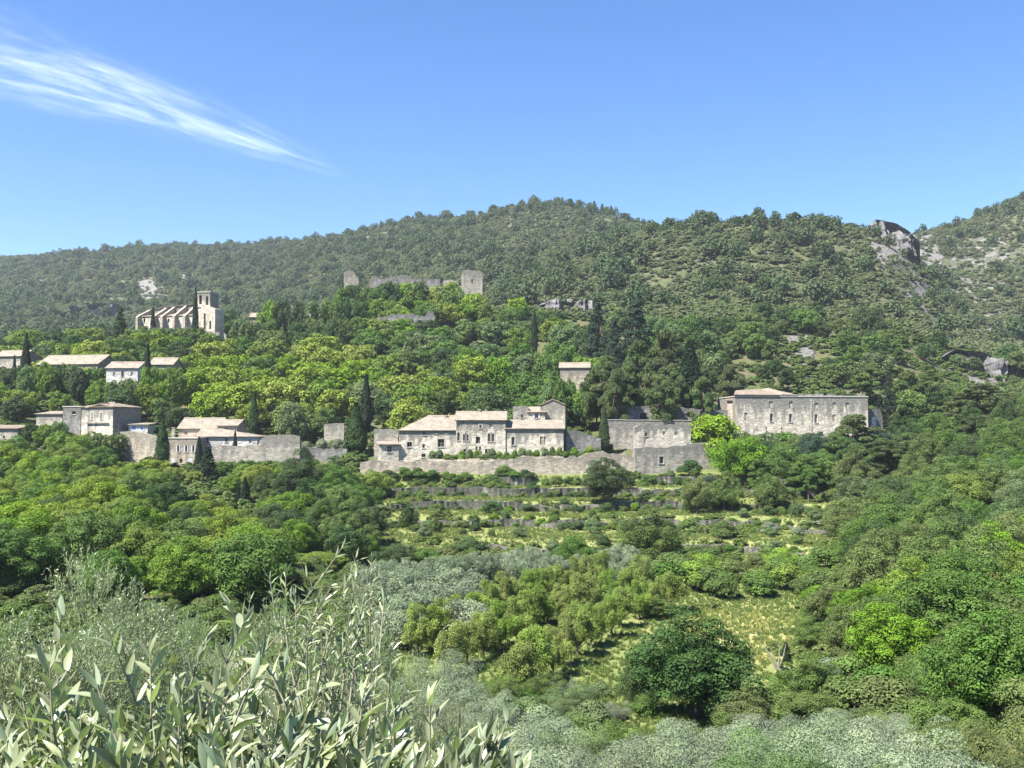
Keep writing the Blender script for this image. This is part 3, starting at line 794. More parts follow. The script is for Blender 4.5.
def ruin(name, label, prof, lY, rY, base, thick=.8, mat='stone', wins=(), rag=.5, cat='wall', group=None, below=2.0, land=None, clear=True, seed=0, coping=None, cb=None, keep_root=None, step=.7, back=0.0):
    """a free-standing thick wall with a broken top; prof [(px, py_top), ...]"""
    lpx, rpx = prof[0][0], prof[-1][0]
    fr = Frame(lpx, lY, rpx, rY, base); L = fr.L
    pts = [fr.local(a, b) for a, b in prof]; ps = [p[0] for p in pts]; pz = [p[1] for p in pts]
    ps[0] = 0.0; ps[-1] = L
    root = empty(name, tuple(fr.o), fr.rz) if keep_root is None else keep_root
    below = max(below, -fr.low(thick))
    if keep_root is None: tag(root, label, cat, group)
    holes = add_windows(fr, root, wins)
    def top(s): 
        return float(np.interp(s, ps, pz)) + rag * (float(fbm(np.array([s * .9 + seed * 13.7]), np.array([seed * 3.1]), 77, 3)[0]) - .5) * 1.6
    mb = MB(); ss = holed_wall(mb, L, -below, top, holes, step=step, thick=thick)
    for i in range(len(ss) - 1):
        a, b = ss[i], ss[i + 1]; za, zb_ = top(a), top(b)
        mb.quad((a, 0, za), (b, 0, zb_), (b, thick, zb_), (a, thick, za))
        if not any(h[0] - 1e-6 < (a + b) / 2 < h[1] + 1e-6 for h in holes):
            mb.quad((b, thick, -below), (a, thick, -below), (a, thick, za), (b, thick, zb_))
        else:
            zc = [-below] + sum(([h[2], h[3]] for h in sorted(holes, key=lambda h: h[2]) if h[0] - 1e-6 < (a + b) / 2 < h[1] + 1e-6), [])
            for k in range(0, len(zc), 2):
                z0 = zc[k]; z1 = zc[k + 1] if k + 1 < len(zc) else None
                if z1 is None: mb.quad((b, thick, z0), (a, thick, z0), (a, thick, za), (b, thick, zb_))
                elif z1 > z0: mb.quad((b, thick, z0), (a, thick, z0), (a, thick, z1), (b, thick, z1))
    mb.quad((0, thick, -below), (0, 0, -below), (0, 0, top(0)), (0, thick, top(0))); mb.quad((L, 0, -below), (L, thick, -below), (L, thick, top(L)), (L, 0, top(L)))
    nm = "masonry" if keep_root is None else "wing_wall"
    me = mb.mesh(nm, (M[mat],)); topness_attr(me, 0, max(pz)); link(bpy.data.objects.new(nm, me), root)
    if coping:
        m = MB()
        for i in range(len(ss) - 1): m.slab([(ss[i], -.1, top(ss[i]) + .14), (ss[i+1], -.1, top(ss[i+1]) + .14), (ss[i+1], thick + .1, top(ss[i+1]) + .14), (ss[i], thick + .1, top(ss[i]) + .14)], (0, 0, 1), .136)
        m.obj("coping", M[coping], root)
    fr.foot(max(thick, back))
    if clear: CLEAR.append((lpx, rpx, min(b for a, b in prof), cb or base - 4, min(lY, rY)))
    if land: LAND.append(((lpx + rpx) / 2, (min(b for a, b in prof) + base) / 2, land))
    return root, fr
M['tile_ridge'] = simple_mat("ridge tiles", (.26, .19, .145), .9, .15, .3, 5)
M['tile_pale_ridge'] = simple_mat("bleached ridge tiles", (.31, .25, .20), .9, .15, .3, 5)
G_MANOR = 'stone houses joined in a row above the long garden wall'
# --- the row of manor houses in the middle
house("stone_house", "long low stone house with broad sloping tiled roof, west end of the manor row", 399, 199, 457, 199, 457, 430, 416.5, 11, 'stone_pale', 'tile_pale', 'gable',
      [(424, 433, 3, 4, 'hole'), (409.5, 444.5, 5, 5, 'sur'), (423.5, 446, 2.5, 4, 'hole'), (436.5, 432, 2, 2.6, 'hole'), (446.5, 432, 2, 2.6, 'hole'), (441, 443, 6.5, 8, 'sur'), (438.5, 454.5, 2, 3.5, 'hole'), (442.5, 454.5, 2, 3.5, 'hole'), (423.5, 455.5, 4, 3.5, 'hole')],
      [(446.5, 414.8, 418, 5.0, 2.2)], G_MANOR, land="long low house of the manor row", hipl=5.5)
house("stone_house", "tall middle stone house with chimneys on its shallow tiled roof, in the manor row", 456.2, 198.6, 505.5, 198.6, 457, 420, 412.5, 11, 'stone_pale', 'tile_pale', 'gable',
      [(458.5, 424, 3, 8, 'blind'), (458.5, 436.5, 2.6, 8, 'sur'), (464.2, 437.5, 2.4, 6.5, 'sur'), (467.3, 437.5, 2.4, 6.5, 'sur'), (480.5, 426.5, 2.4, 3.6, 'sur'), (491, 425.5, 3.5, 6, 'blind'), (478, 440, 4, 6.5, 'door'),
       (489, 437.5, 2.4, 8, 'sur'), (493, 437.5, 2.4, 8, 'sur'), (464.7, 450.5, 2.4, 3.4, 'hole'), (476.5, 448.5, 2, 4, 'hole'), (480, 448.5, 2, 4, 'hole'), (486.3, 451.5, 2.6, 5, 'hole'), (489.5, 451.5, 2.6, 5, 'hole')],
      [(479, 408.8, 414, 5.0, 3.2), (485.5, 409.5, 414, 7.5, 2.8)], G_MANOR, land="tall middle house of the manor row", ridge_t=.45)
house("stone_house", "east wing of the manor row with lean-to roof and pale quoins", 505.7, 198.8, 563.5, 198.8, 455, 428.6, 420.4, 7.5, 'stone_pale', 'tile_pale', 'lean',
      [(513, 441, 3, 8, 'sur'), (518.3, 430.3, 3.4, 2.6, 'blind'), (535.5, 431, 3.2, 2.6, 'blind'), (551, 431.4, 3.4, 3.6, 'blind'), (541.5, 440.5, 3, 8, 'blind'), (545, 440.5, 2.6, 8, 'blind')], (), G_MANOR, land="lean-to east wing of the manor row")
house("stone_house", "small gabled grey house rising behind the east end of the manor row", 540.5, 207.5, 565.2, 207, 428, 404.5, 399.2, 9, 'stone', 'tile', 'front', (), (), G_MANOR, land="gabled house behind the manor row", over=.15)
house("stone_house", "tiny roofed block with one dark window, perched on the manor's east wing", 528.5, 206.8, 545.0, 206.8, 424, 412, 407.2, 5, 'stone_pale', 'tile_pale', 'lean', [(536.5, 415.5, 3.4, 5, 'open')], (), G_MANOR, below=1.2)
ruin("ruined_wall", "square broken wall block beside the tiny roofed block on the manor", [(513, 406.5), (513.8, 406), (528, 406.6), (528.6, 407)], 207.2, 207.2, 424, 4.5, 'stone', [(522, 416.2, 2, 3.4, 'hole')], .2, below=1, cat='ruin')
house("stone_house", "low annex with a single dark window, at the west foot of the manor row", 380.5, 197.6, 398.8, 198.4, 457, 444.5, 441.6, 6, 'stone_pale', 'tile_pale', 'lean', [(389.5, 448.8, 4.6, 6.5, 'sur')], (), G_MANOR)
ruin("garden_wall", "grey garden wall behind the low annex of the manor", [(374, 429.5), (398, 429)], 204, 204, 446, .6, 'stone', rag=.25)
# --- ramparts
ruin("rampart", "long weathered rampart below the manor row, its broken top overgrown", [(360, 463), (380, 460.5), (405, 461), (424, 459.5), (436, 462), (465, 461), (498, 460), (520, 457.5), (545, 457), (570, 457), (590, 455), (598, 452), (610, 454), (636, 456.5)], 193.5, 192.4, 483, 1.3, 'stone_warm', rag=.7, cat='wall', land="long rampart below the manor row", clear=False, back=3)
ruin("ruined_house", "roofless grey ruin with one framed window, at the east end of the rampart", [(635, 448.5), (660, 447), (676, 445.5), (690, 444), (706, 443), (722, 443.5)], 192, 196, 482, 1.4, 'stone', [(661.5, 460, 4.5, 7, 'sur')], .5, cat='ruin', land="roofless ruin at the rampart's end", back=9)
ruin("ruined_house", "upper storey of grey masonry with a row of small windows, set back on the ruin", [(634.5, 428), (638, 425.5), (650, 424.3), (675, 424.3), (691, 425.3)], 194.5, 196.5, 449, .9, 'stone_pale', [(646, 434.4, 2.6, 3.6, 'hole'), (664, 433.4, 3, 4, 'blind'), (676, 433.4, 3, 4, 'blind')], .3, cat='ruin', land="upper storey of the roofless ruin", back=9)
ruin("terrace_wall", "pale terrace wall with a lit coping, under the pine grove", [(607, 420.2), (650, 420.3), (692, 420.8)], 207, 208, 452, 1.0, 'stone', rag=.12, coping='quoin', land="terrace wall under the pine grove")
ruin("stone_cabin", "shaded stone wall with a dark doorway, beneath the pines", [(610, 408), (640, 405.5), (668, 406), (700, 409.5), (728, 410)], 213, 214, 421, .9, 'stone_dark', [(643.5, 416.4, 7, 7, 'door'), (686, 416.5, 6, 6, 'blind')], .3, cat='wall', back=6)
ruin("ruined_wall", "sloping fragment of ruined wall between the manor and the terrace wall", [(566, 430), (580, 431.5), (592, 435.5), (601, 437.5)], 201, 202, 449, .8, 'stone_dark', rag=.4)
house("stone_house", "plain square house with a flat tiled roof, alone among the trees above the manor", 560, 236, 589.5, 235.5, 392, 367.8, 363.6, 8, 'stone_warm', 'tile_pale', 'gable', (), (), land="plain square house above the manor", over=.3, cb=388)
# --- the big ruined mansion at the right
FRM = house("ruined_mansion", "huge blank ruined mansion facade streaked with lichen, with two rows of windows", 735.8, 214, 868.5, 216, 446, 396.8, 396, 14, 'stone_pale', 'tile', 'flat',
      [(746, 416.8, 3.2, 8, 'blind'), (771, 404.8, 3.6, 7, 'blind'), (791, 404.8, 3.6, 7, 'blind'), (816.5, 405.5, 4, 5.5, 'blind'), (834.5, 405.5, 4, 6, 'blind'), (847.5, 405.5, 4, 6, 'blind'), (771.5, 417.6, 3, 8, 'sur'), (790.5, 418, 3, 8, 'sur'), (816, 418.4, 3, 8.5, 'sur'), (834, 418, 3, 7, 'blind'), (848, 418, 3, 7, 'blind'),
       (861.5, 418.6, 2.8, 3.2, 'hole'), (821, 433, 4.5, 2.6, 'hole'), (766.5, 428.8, 1.2, 3.6, 'hole'), (781.5, 429, 1.2, 3.6, 'hole'), (757, 427.5, 1.2, 2.4, 'hole')], (), cat='ruin', below=5, cb=437, land="huge ruined mansion")[1]
def mansion_bits():
    root = [o for o in COL.objects if o.name.startswith("ruined_mansion")][0]
    L = FRM.L; s = lambda px, py: FRM.local(px, py)
    ze = s(736, 396.8)[1]
    m = MB(); RNGm = np.random.default_rng(3)
    x = 0.1
    while x < L - .6:                       # broken coping stones along the top
        w = RNGm.uniform(.5, 1.6)
        if RNGm.random() < .75: m.box(x, min(x + w, L), .02, .6, ze + .222, ze + .25 + RNGm.uniform(.05, .5))
        x += w
    m.box(0, L, .1, .5, ze + .2215, ze + .27)
    m.obj("coping", M['stone_dark'], root)
    m = MB()
    sx = s(811, 410)[0]; m.box(sx, sx + .22, -.07, -.002, -3, ze - .6); m.obj("quoin", M['stone'], root)
    roof_obj("roof", [[(-.4, -.3, ze + .5), (9.5, -.3, ze + .45), (7.0, 5, ze + 1.9), (1.6, 5, ze + 1.6)]], 'tile', root)
    roof_obj("roof", [[(4.5, -.2, ze + .42), (13.5, -.2, ze + .40), (9.8, 7.5, ze + 2.2), (8.4, 7.5, ze + 2.1)]], 'tile_pale', root)
mansion_bits()
house("annex", "small pinkish annex leaning on the west side of the ruined mansion", 727.3, 216.5, 735.3, 216, 432, 400.5, 399, 6, 'render_pink', 'tile', 'lean', [(729.5, 423, 3, 4, 'hole')], (), cat='house')
ruin("annex", "low dark annex with a tall pale arched blind bay, east side of the mansion", [(869.3, 409), (880, 409.2), (881.5, 416), (883, 428)], 218, 219, 442, 3.5, 'stone_dark', [(874.5, 423, 6.5, 13, 'blindw')], .2, cat='house', below=4)
# --- the church on its spur
def church():
    fr = Frame(136, 324, 217, 318, 331); root = empty("church", tuple(fr.o), fr.rz)
    tag(root, "hilltop stone church with sloping buttresses and an open square belfry", "church"); L = fr.L
    lo = lambda px, py, t=0.0: fr.local(px, py, t)
    zlow = min(-3, fr.low(13)); s0 = .3; s1 = lo(193, 320)[0]
    zc = lo(150, 316.5)[1]                       # chapel wall top
    tn = 6.0
    zn0 = lo(150, 309.5, tn)[1]; zn1 = lo(192, 303, tn)[1]
    m = MB()
    wins = [(lo(x, 321)[0] - .3, lo(x, 321)[0] + .3, lo(x, 322.5)[1], lo(x, 318.5)[1]) for x in (144.5, 157, 168.5)]
    holed_wall(m, s1 - s0, zlow, lambda s: zc, [(a - s0, b - s0, c, d) for a, b, c, d in wins])
    m.quad((0, 12, zlow), (0, 0, zlow), (0, 0, zc), (0, 12, zc)); m.quad((0, tn, zc), (s1 - s0, tn, zc), (s1 - s0, tn, zn1), (0, tn, zn0))
    m.quad((0, 12, zc), (0, tn, zc), (0, tn, zn0), (0, 12, zn0)); m.quad((s1 - s0, 12, zlow), (0, 12, zlow), (0, 12, zn0), (s1 - s0, 12, zn1))
    w = m.mesh("nave_wall", (M['stone_pale'],)); topness_attr(w, 0, zn1); o = link(bpy.data.objects.new("nave_wall", w), root); o.location = (s0, 0, 0)
    for a, b, c, d in wins:
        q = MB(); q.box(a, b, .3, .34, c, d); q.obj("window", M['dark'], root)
    roof_obj("aisle_roof", [[(s0 - .2, -.25, zc + .05), (s1, -.25, zc + .05), (s1, tn, zc + 1.9), (s0 - .2, tn, zc + 1.2)]], 'tile', root)
    roof_obj("nave_roof", [[(s0 - .3, tn - .4, zn0), (s1, tn - .4, zn1), (s1, 12.3, zn1 + .6), (s0 - .3, 12.3, zn0 + .6)]], 'tile_pale', root)
    for bx, tx in ((137.5, 147), (154, 163), (162, 171.5), (174, 184), (184.5, 190)):
        s = lo(bx + 1.2, 318)[0]; b = MB(); wd = .75
        zt = float(np.interp(s, [s0, s1], [zn0, zn1])) - .1
        pf = [(-1.7, zlow), (tn, zlow), (tn, zt), (-.4, zc + .45), (-1.7, zc - .3)]
        V = [(s, t, z) for t, z in pf] + [(s + wd, t, z) for t, z in pf]
        b.add(V, [(0, 5, 6, 1), (1, 6, 7, 2), (2, 7, 8, 3), (3, 8, 9, 4), (4, 9, 5, 0)], [(0, 1, 2), (0, 2, 3), (0, 3, 4), (7, 6, 5), (8, 7, 5), (9, 8, 5)])
        me = b.mesh("buttress", (M['stone'],)); topness_attr(me, 0, 30); link(bpy.data.objects.new("buttress", me), root)
    # belfry: square, two openings to the front, one through each side
    a = lo(193.5, 310)[0]; e = lo(209, 310)[0]; zt = lo(200, 292.3)[1]; t0, t1 = .6, 6.2
    m = MB(); ho = [(lo(199.4, 300)[0] - .42 - a, lo(199.4, 300)[0] + .48 - a, lo(199, 304)[1], lo(199, 295)[1]), (lo(206, 300)[0] - .36 - a, lo(206, 300)[0] + .36 - a, lo(206, 305)[1], lo(206, 296)[1])]
    holed_wall(m, e - a, zlow, lambda s: zt, ho, t0=0, thick=.8); d = t1 - t0
    m.quad((0, d, zlow), (0, 0, zlow), (0, 0, zt), (0, d, zt)); m.quad((e-a, 0, zlow), (e-a, d, zlow), (e-a, d, zt), (e-a, 0, zt)); m.quad((e-a, d, zlow), (0, d, zlow), (0, d, zt), (e-a, d, zt))
    me = m.mesh("belfry", (M['stone_pale'],)); topness_attr(me, 0, zt); o = link(bpy.data.objects.new("belfry", me), root); o.location = (a, t0, 0)
    for (h0, h1, c, z) in ho:                                          # dark sheets painted as the bell chamber's shade, round heads over the openings
        q = MB(); q.box(h0 - .05, h1 + .05, .82, .9, c - .05, z + .05); q.obj("bell_chamber_shade", M['dark'], o)
    q = MB(); q.box(-.2, e - a + .2, -.2, d + .2, zt + .002, zt + .3); q.box(-.28, e-a + .28, -.25, -.005, lo(200, 307)[1], lo(200, 306)[1]); q.obj("cornice", M['quoin'], o)
    # west front, tall arched recess and a small doorway
    a = lo(203, 310)[0]; e = lo(217, 310)[0]
    m = MB(); tp = lambda s: float(np.interp(s, [0, 2.2, e - a], [lo(205, 304.5)[1], lo(208, 305.5)[1], lo(217, 309)[1]]))
    hs = [(lo(205.6, 320)[0] - a, lo(207.6, 320)[0] - a, lo(206, 329.5)[1], lo(206, 314)[1]), (lo(211.2, 320)[0] - a, lo(213, 320)[0] - a, lo(212, 329.5)[1], lo(212, 321.5)[1])]
    holed_wall(m, e - a, zlow, tp, hs, t0=0, thick=.9)
    for i, sx in ((0, 0), (1, e - a)):
        m.quad((sx, 6 if not i else 0, zlow), (sx, 0 if not i else 6, zlow), (sx, 0 if not i else 6, tp(sx)), (sx, 6 if not i else 0, tp(sx)))
    m.quad((0, 0, tp(0)), (e-a, 0, tp(e-a)), (e-a, 6, tp(e-a)), (0, 6, tp(0)))
    me = m.mesh("west_front", (M['stone_pale'],)); topness_attr(me, 0, zt + 4); o = link(bpy.data.objects.new("west_front", me), root); o.location = (a, -1.2, 0)
    for h0, h1, c, z in hs:
        q = MB(); q.box(h0, h1, .6, .66, c, z); q.obj("doorway", M['door'], o)
        r = (h1 - h0) / 2; q = MB(); cs = (h0 + h1) / 2
        th = np.linspace(0, math.pi, 9)
        for k in range(8):                                             # pointed stones of the arch
            p = [(cs + (r + .01) * math.cos(x), -.04, z - r + (r + .01) * math.sin(x) * 1.15) for x in (th[k], th[k+1])]; pp = [(cs + (r + .3) * math.cos(x), -.04, z - r + (r + .3) * math.sin(x) * 1.15) for x in (th[k], th[k+1])]
            q.slab([p[0], pp[0], pp[1], p[1]], (0, -1, 0), .1)
        q.obj("arch", M['quoin'], o)
    fr.foot(13); CLEAR.append((136, 217, 292, 325, 317)); LAND.append((176, 316, "hilltop church"))
church()
ruin("retaining_wall", "grey rubble retaining wall below the church's west front", [(197, 331), (220, 331.5), (226, 334)], 317, 317, 343, 1, 'stone', rag=.4)
# --- castle ruins on the crest
def castle():
    r, f = ruin("ruined_castle", "ruined castle on the wooded crest with one tall square tower and broken walls", [(463, 270.6), (466, 269.6), (472, 270.6), (479, 270.2), (482.5, 271.5)], 352, 353, 302, .9, 'stone', [(472.2, 280.8, 1.9, 3.6, 'hole')], .45, cat='ruin', land="square castle tower", back=8)
    L = f.L; m = MB(); zt = f.local(463, 271)[1]
    for s0, s1 in ((0, .9), (L - .9, L)):
        m.box(s0, s1, .905, 6.5, -3, zt - .5)
    m.box(.905, L - .905, 6.0, 6.5, -3, zt - .9)
    me = m.mesh("tower_wall", (M['stone'],)); topness_attr(me, 0, zt); link(bpy.data.objects.new("tower_wall", me), r)
castle()
ruin("ruined_wall", "low broken castle wall running west from the square tower", [(443, 281), (450, 280), (457, 280.5), (458.5, 285), (462.5, 287)], 356, 354, 300, 1, 'stone', rag=.5, cat='ruin', cb=296)
ruin("ruined_tower", "broken stump of a tower at the west end of the castle crest", [(344.2, 271.8), (350, 270.4), (354, 271.2), (356, 275), (358.5, 279)], 356, 357, 296, 3.5, 'stone_warm', rag=.35, cat='ruin', land="broken tower stump on the crest", cb=291)
ruin("curtain_wall", "long jagged curtain wall between the tower stump and the square tower", [(370, 280), (376, 276.5), (380, 280.5), (386, 278), (391, 277), (402, 274.5), (409, 276), (413, 280), (422, 279), (428, 284.5), (440, 286)], 364, 364, 300, 1.0, 'stone_dark', [(397, 280.5, 1.2, 2, 'hole')], .9, cat='ruin', cb=284)
ruin("ruined_wall", "pale broken wall with a rounded stub, among trees under the castle crest", [(374, 319), (384, 317), (391, 314.4), (405, 313.6), (413, 313.6), (418, 316.2), (425, 316.4), (427, 312), (433, 311.2), (435, 318)], 326, 327, 331, 1.1, 'stone_dark', rag=.5, cat='ruin', land="pale broken wall under the castle")
ruin("ruined_wall", "low grey wall glimpsed through trees west of the pale broken wall", [(315, 312.5), (330, 312.5), (340, 314.5), (353, 316)], 330, 329, 323, 1, 'stone', rag=.3, cat='wall', cb=322)
ruin("ruined_wall", "brownish wall among trees, below the tower stump and left of the grey wall", [(287, 307), (300, 305), (312, 308)], 334, 332, 318, 1, 'stone_warm', rag=.4, cat='wall', cb=313)
house("stone_house", "small house roof showing above the trees, right of the hilltop church", 250, 330, 280, 331, 324, 317, 313.5, 7, 'stone_warm', 'tile_pale', 'gable', clear=False)
# --- houses at the left
house("farmhouse", "long low house with a pale tiled roof, half hidden below the church's spur", 37, 262, 97, 259, 380, 364.5, 356.5, 10, 'stone_warm', 'tile_pale', 'gable', [(70, 371, 2.5, 4, 'hole'), (84, 369, 2.5, 4, 'hole')], [(77, 356, 359, 5, 3.4)], land="long low tiled house", cb=369)
house("villa", "small white house with low tiled roof and one dark window, below the church", 106, 250, 137.5, 250, 386, 368, 362.6, 8, 'render_white', 'tile_pale', 'gable', [(122.5, 374, 2.6, 6, 'sur'), (114, 374, 2, 4, 'blind'), (132, 374, 2, 4, 'blind')], [(121, 361.8, 364, 4, 4)], land="small white house below the church", cb=382)
house("cottage", "low cottage roof just right of the tall cypress by the white house", 149, 254, 172, 254, 374, 364.5, 358.5, 8, 'stone_warm', 'tile_pale', 'gable', clear=False)
house("cottage", "grey cottage at the picture's left edge, its roof level with two cypresses", -8, 268, 20, 266, 372, 356.5, 351.8, 8, 'stone', 'tile_pale', 'gable')
house("stone_house", "tall pale town house with two arched-top windows above a ledge, on the left", 81, 224, 112.5, 221, 440, 407, 403.5, 9, 'stone_pale', 'tile', 'gable', [(92, 416, 2.2, 6.5, 'sur'), (101.5, 416, 2.4, 6.5, 'sur')], [(114.5, 401.8, 406, 4.5, 3)], land="tall pale town house", hipl=4, hipr=4)
def ledge():
    r = [o for o in COL.objects if o.get('label', '').startswith('tall pale town')][0]
    fr = Frame(81, 224, 112.5, 221, 440); a, z = fr.local(87, 423); b, _ = fr.local(109, 423)
    m = MB(); m.box(a, b, -.35, -.003, z - .12, z + .12); m.obj("ledge", M['stone_dark'], r)
ledge()
house("stone_house", "shaded right side of the tall pale town house, its shade painted as greyer stone", 113, 221.2, 128.5, 226, 436, 407.5, 404.5, 7, 'stone', 'tile', 'gable', [(116, 420, 1.8, 8, 'hole'), (116.8, 409.5, 1.6, 3, 'blind'), (121, 413, 1.6, 4, 'blind')], land="narrow grey house")  # side wall of the town house; its shade is put into greyer stone
house("stone_house", "dark square grey house adjoining the tall pale town house on its left", 62.5, 226, 80.4, 225, 432, 407, 406, 9, 'stone_dark', 'tile', 'flat', [(74, 412.8, 4, 3.2, 'hole')], land="dark square house")
house("shed", "low shed roof at the far left end of the town house row", 36, 229, 62, 227.5, 428, 414, 411.6, 6, 'stone', 'tile_pale', 'lean')
house("cottage", "tiny white cottage with blue shutters beside the narrow grey house", 128.5, 223, 147.5, 223, 436, 424.6, 423.2, 5, 'render_white', 'tile_pale', 'lean', [(133.8, 427.8, 4, 4, 'shut', 'shutter_blue'), (142, 428.5, 2.2, 3, 'shut', 'shutter_blue')], land="tiny blue-shuttered cottage")
ruin("retaining_wall", "tall rounded retaining wall with ivy stains, left of the broad cypress", [(119, 432), (132, 431.5), (146, 433.5), (157, 438)], 207, 204, 476, 1.2, 'stone_warm', rag=.3, land="tall rounded retaining wall")
house("stone_house", "flat fronted house with a row of pale shutters, behind the broad cypress", 167.5, 204.5, 198.2, 203.5, 474, 438.5, 437.5, 9, 'stone_warm', 'tile', 'flat',
      [(178.3, 448.8, 2, 6.2, 'open'), (186.3, 448.8, 2, 6.2, 'open'), (193.4, 448.8, 2, 6.2, 'open'), (172.8, 461, 4, 6, 'shut'), (181, 461, 3, 4.5, 'hole'), (190, 461, 4, 6, 'shut')], land="house with pale shutters")
ruin("wall_fragment", "short brownish wall joining the rounded retaining wall to the shuttered house", [(157.6, 440), (167, 440.5)], 205, 205, 474, 1, 'stone_dark', rag=.2)
house("farmhouse", "pinkish house with a broad mottled tiled roof, behind the shuttered house", 178.5, 212, 218, 212, 441, 428.4, 418.8, 9, 'render_pink', 'tile_pale', 'gable', [(186, 433, 2.6, 3, 'blind'), (202, 431.5, 1.8, 2, 'hole'), (186.5, 439, 3.2, 2.4, 'blind')], [(173.6, 427.2, 434, -3, 3)], land="pinkish house with mottled roof")
house("farmhouse", "narrow pinkish upper house with a stepped tiled roof, right of the broad mottled roof", 217.6, 211, 236.5, 211, 440, 425.6, 420.6, 8, 'render_pink', 'tile_pale', 'gable', [(225.5, 429, 2, 3, 'hole')], (), land="narrow pinkish house")
house("farmhouse", "white house with two dark windows and a wide low roof, above the crenellated wall", 197.5, 207, 257, 207.5, 462, 436.4, 428.6, 8, 'render_white', 'tile_pale', 'gable', [(207, 440.5, 3.4, 6, 'sur'), (226.2, 440, 2.6, 4, 'hole'), (250, 441, 2.2, 4, 'blind')], (), land="white house with two dark windows", hipr=9)
ruin("garden_wall", "massive pale crenellated garden wall stepping up to the right", [(211.5, 446), (235, 445.8), (257, 445.4), (259, 442), (262, 436.6), (273, 435.2), (276, 437), (279, 434.8), (296, 435.4), (299.5, 437)], 201, 201.5, 469, 1.2, 'stone', rag=.35, land="crenellated garden wall")
ruin("garden_wall", "low dark garden wall between the crenellated wall and the round cypress", [(301, 447.5), (322, 448.5), (347, 448.5)], 203, 203, 458, .8, 'stone_dark', rag=.4)
ruin("garden_wall", "short pale wall up among trees above the silvery hedge", [(324, 424.5), (344, 423)], 216, 216, 431, .8, 'stone', rag=.3)
house("stone_house", "grey house end just inside the left edge, below the shed roof", -30, 214, 17.5, 213, 446, 428.5, 425.5, 7, 'stone', 'tile', 'lean', [(4, 437, 2.4, 3, 'hole')])
# ------------------------------------------------------------------ dry-stone walls holding the terraces
def terrace_walls():
    cols = np.arange(352, 884, 2.5); ys = np.arange(127, 190, .2)
    X, Yy = np.meshgrid(cols, ys, indexing='ij'); X = (X - 512) / F * Yy
    S = (ground0(X, Yy) + .55 * (fbm(X / 14, Yy / 40, 31, 2) - .5)) / TER_H
    W = terrace_w(X, Yy)
    k0, k1 = int(math.floor(S.min())), int(math.ceil(S.max())); found = []
    for k in range(k0, k1):
        line = []
        for i in range(len(cols)):
            hit = np.nonzero((S[i, :-1] < k + .78) & (S[i, 1:] >= k + .78))[0]
            if len(hit) and W[i, hit[0]] > .7: line.append((X[i, hit[0]], ys[hit[0]], cols[i]))
            elif line: 
                if len(line) > 12: found.append((k, line))
                line = []
        if len(line) > 12: found.append((k, line))
    runs = []
    for k, line in found:               # break where the contour jumps
        cur = [line[0]]
        for p in line[1:]:
            if abs(p[1] - cur[-1][1]) > 3.0:
                if len(cur) > 14: runs.append(cur)
                cur = []
            cur.append(p)
        if len(cur) > 14: runs.append(cur)
    runs.sort(key=lambda r: np.mean([p[1] for p in r]))
    rng = np.random.default_rng(4); OW = ['lowest', 'second lowest', 'third lowest', 'fourth lowest', 'fifth lowest', 'sixth lowest', 'seventh lowest', 'eighth lowest', 'ninth lowest', 'tenth lowest', 'eleventh lowest', 'twelfth lowest']
    for n, r in enumerate(runs[:12]):
        a = np.array([(p[0], p[1]) for p in r]); z0 = ground(a[:, 0], a[:, 1] - 1.0); z1 = ground(a[:, 0], a[:, 1] + 1.0)
        zt = np.maximum(z1, z0 + .5) + .12 + .25 * (fbm(a[:, 0] / 1.5, a[:, 1], 13, 3) - .5); o = np.array([a[0, 0], a[0, 1], z0.min()])
        V = []
        for i in range(len(a)):
            y = a[i, 1] - .25 + .25 * rng.normal() * .4
            V += [(a[i, 0], y - .15, z0[i] - .3), (a[i, 0], y, zt[i]), (a[i, 0], y + .8, zt[i] + .02), (a[i, 0], y + .9, z0[i] - .3)]
        f = [(4*i+j, 4*(i+1)+j, 4*(i+1)+j+1, 4*i+j+1) for i in range(len(a)-1) for j in range(3)] + [(0, 1, 2, 3), (4*len(a)-1, 4*len(a)-2, 4*len(a)-3, 4*len(a)-4)]
        me = mesh_np("terrace_wall", np.array(V) - o, np.array(f), (M['drystone'],)); topness_attr(me, 0, 2)
        ob = link(bpy.data.objects.new("terrace_wall", me)); ob.location = tuple(o)
        tag(ob, f"{OW[n]} low dry-stone wall of the overgrown grass terraces below the rampart", "wall", "dry-stone walls of the terraces")
    return runs
TRUNS = terrace_walls()
# ------------------------------------------------------------------ individual plants
RATIO = dict(olive_far=1.2, broad_far=.93, broad_tall_far=.74, broad=.93, oak=1.0, pine_far=.80, pine=.80, cypress=.215, conifer=.62, olive=1.2, cherry=.86, bush=1.05)
BASE_KIND = dict(cypress_tree='cypress', pine_tree='pine', cedar_tree='conifer', olive_tree='olive', cherry_tree='cherry', bush='bush')
NOUN = dict(shrub='shrub', deciduous_tree='leafy tree', broadleaf_tree='leafy tree', oak_tree='oak', cypress_tree='cypress', pine_tree='pine', cedar_tree='cedar', olive_tree='olive tree', cherry_tree='cherry tree', bush='bush')
def ex(kind, name, px, top, Y, wpx, col, label=None, sink=0.0, land=None, group=None, pi=None):
    g = gp(px, Y); H = float(P(px, top, Y)[2] - g[2]) + sink; W = wpx * Y / F / RATIO[kind]
    cat = {'bush': 'bush'}.get(name, 'tree')
    o = plant(kind, name, px, Y, H, W, col, label=label, cat=cat, noun=NOUN[name], zoff=-sink, group=group, pi=pi)
    if land: LAND.append((px, float(proj(g[0], g[1], g[2] + H * .6)[1]), land))
    return o
SH, D_, C, PI_, CE, BR, OA, OL, BU = 'shrub', 'deciduous_tree', 'cypress_tree', 'pine_tree', 'cedar_tree', 'broadleaf_tree', 'oak_tree', 'olive_tree', 'bush'
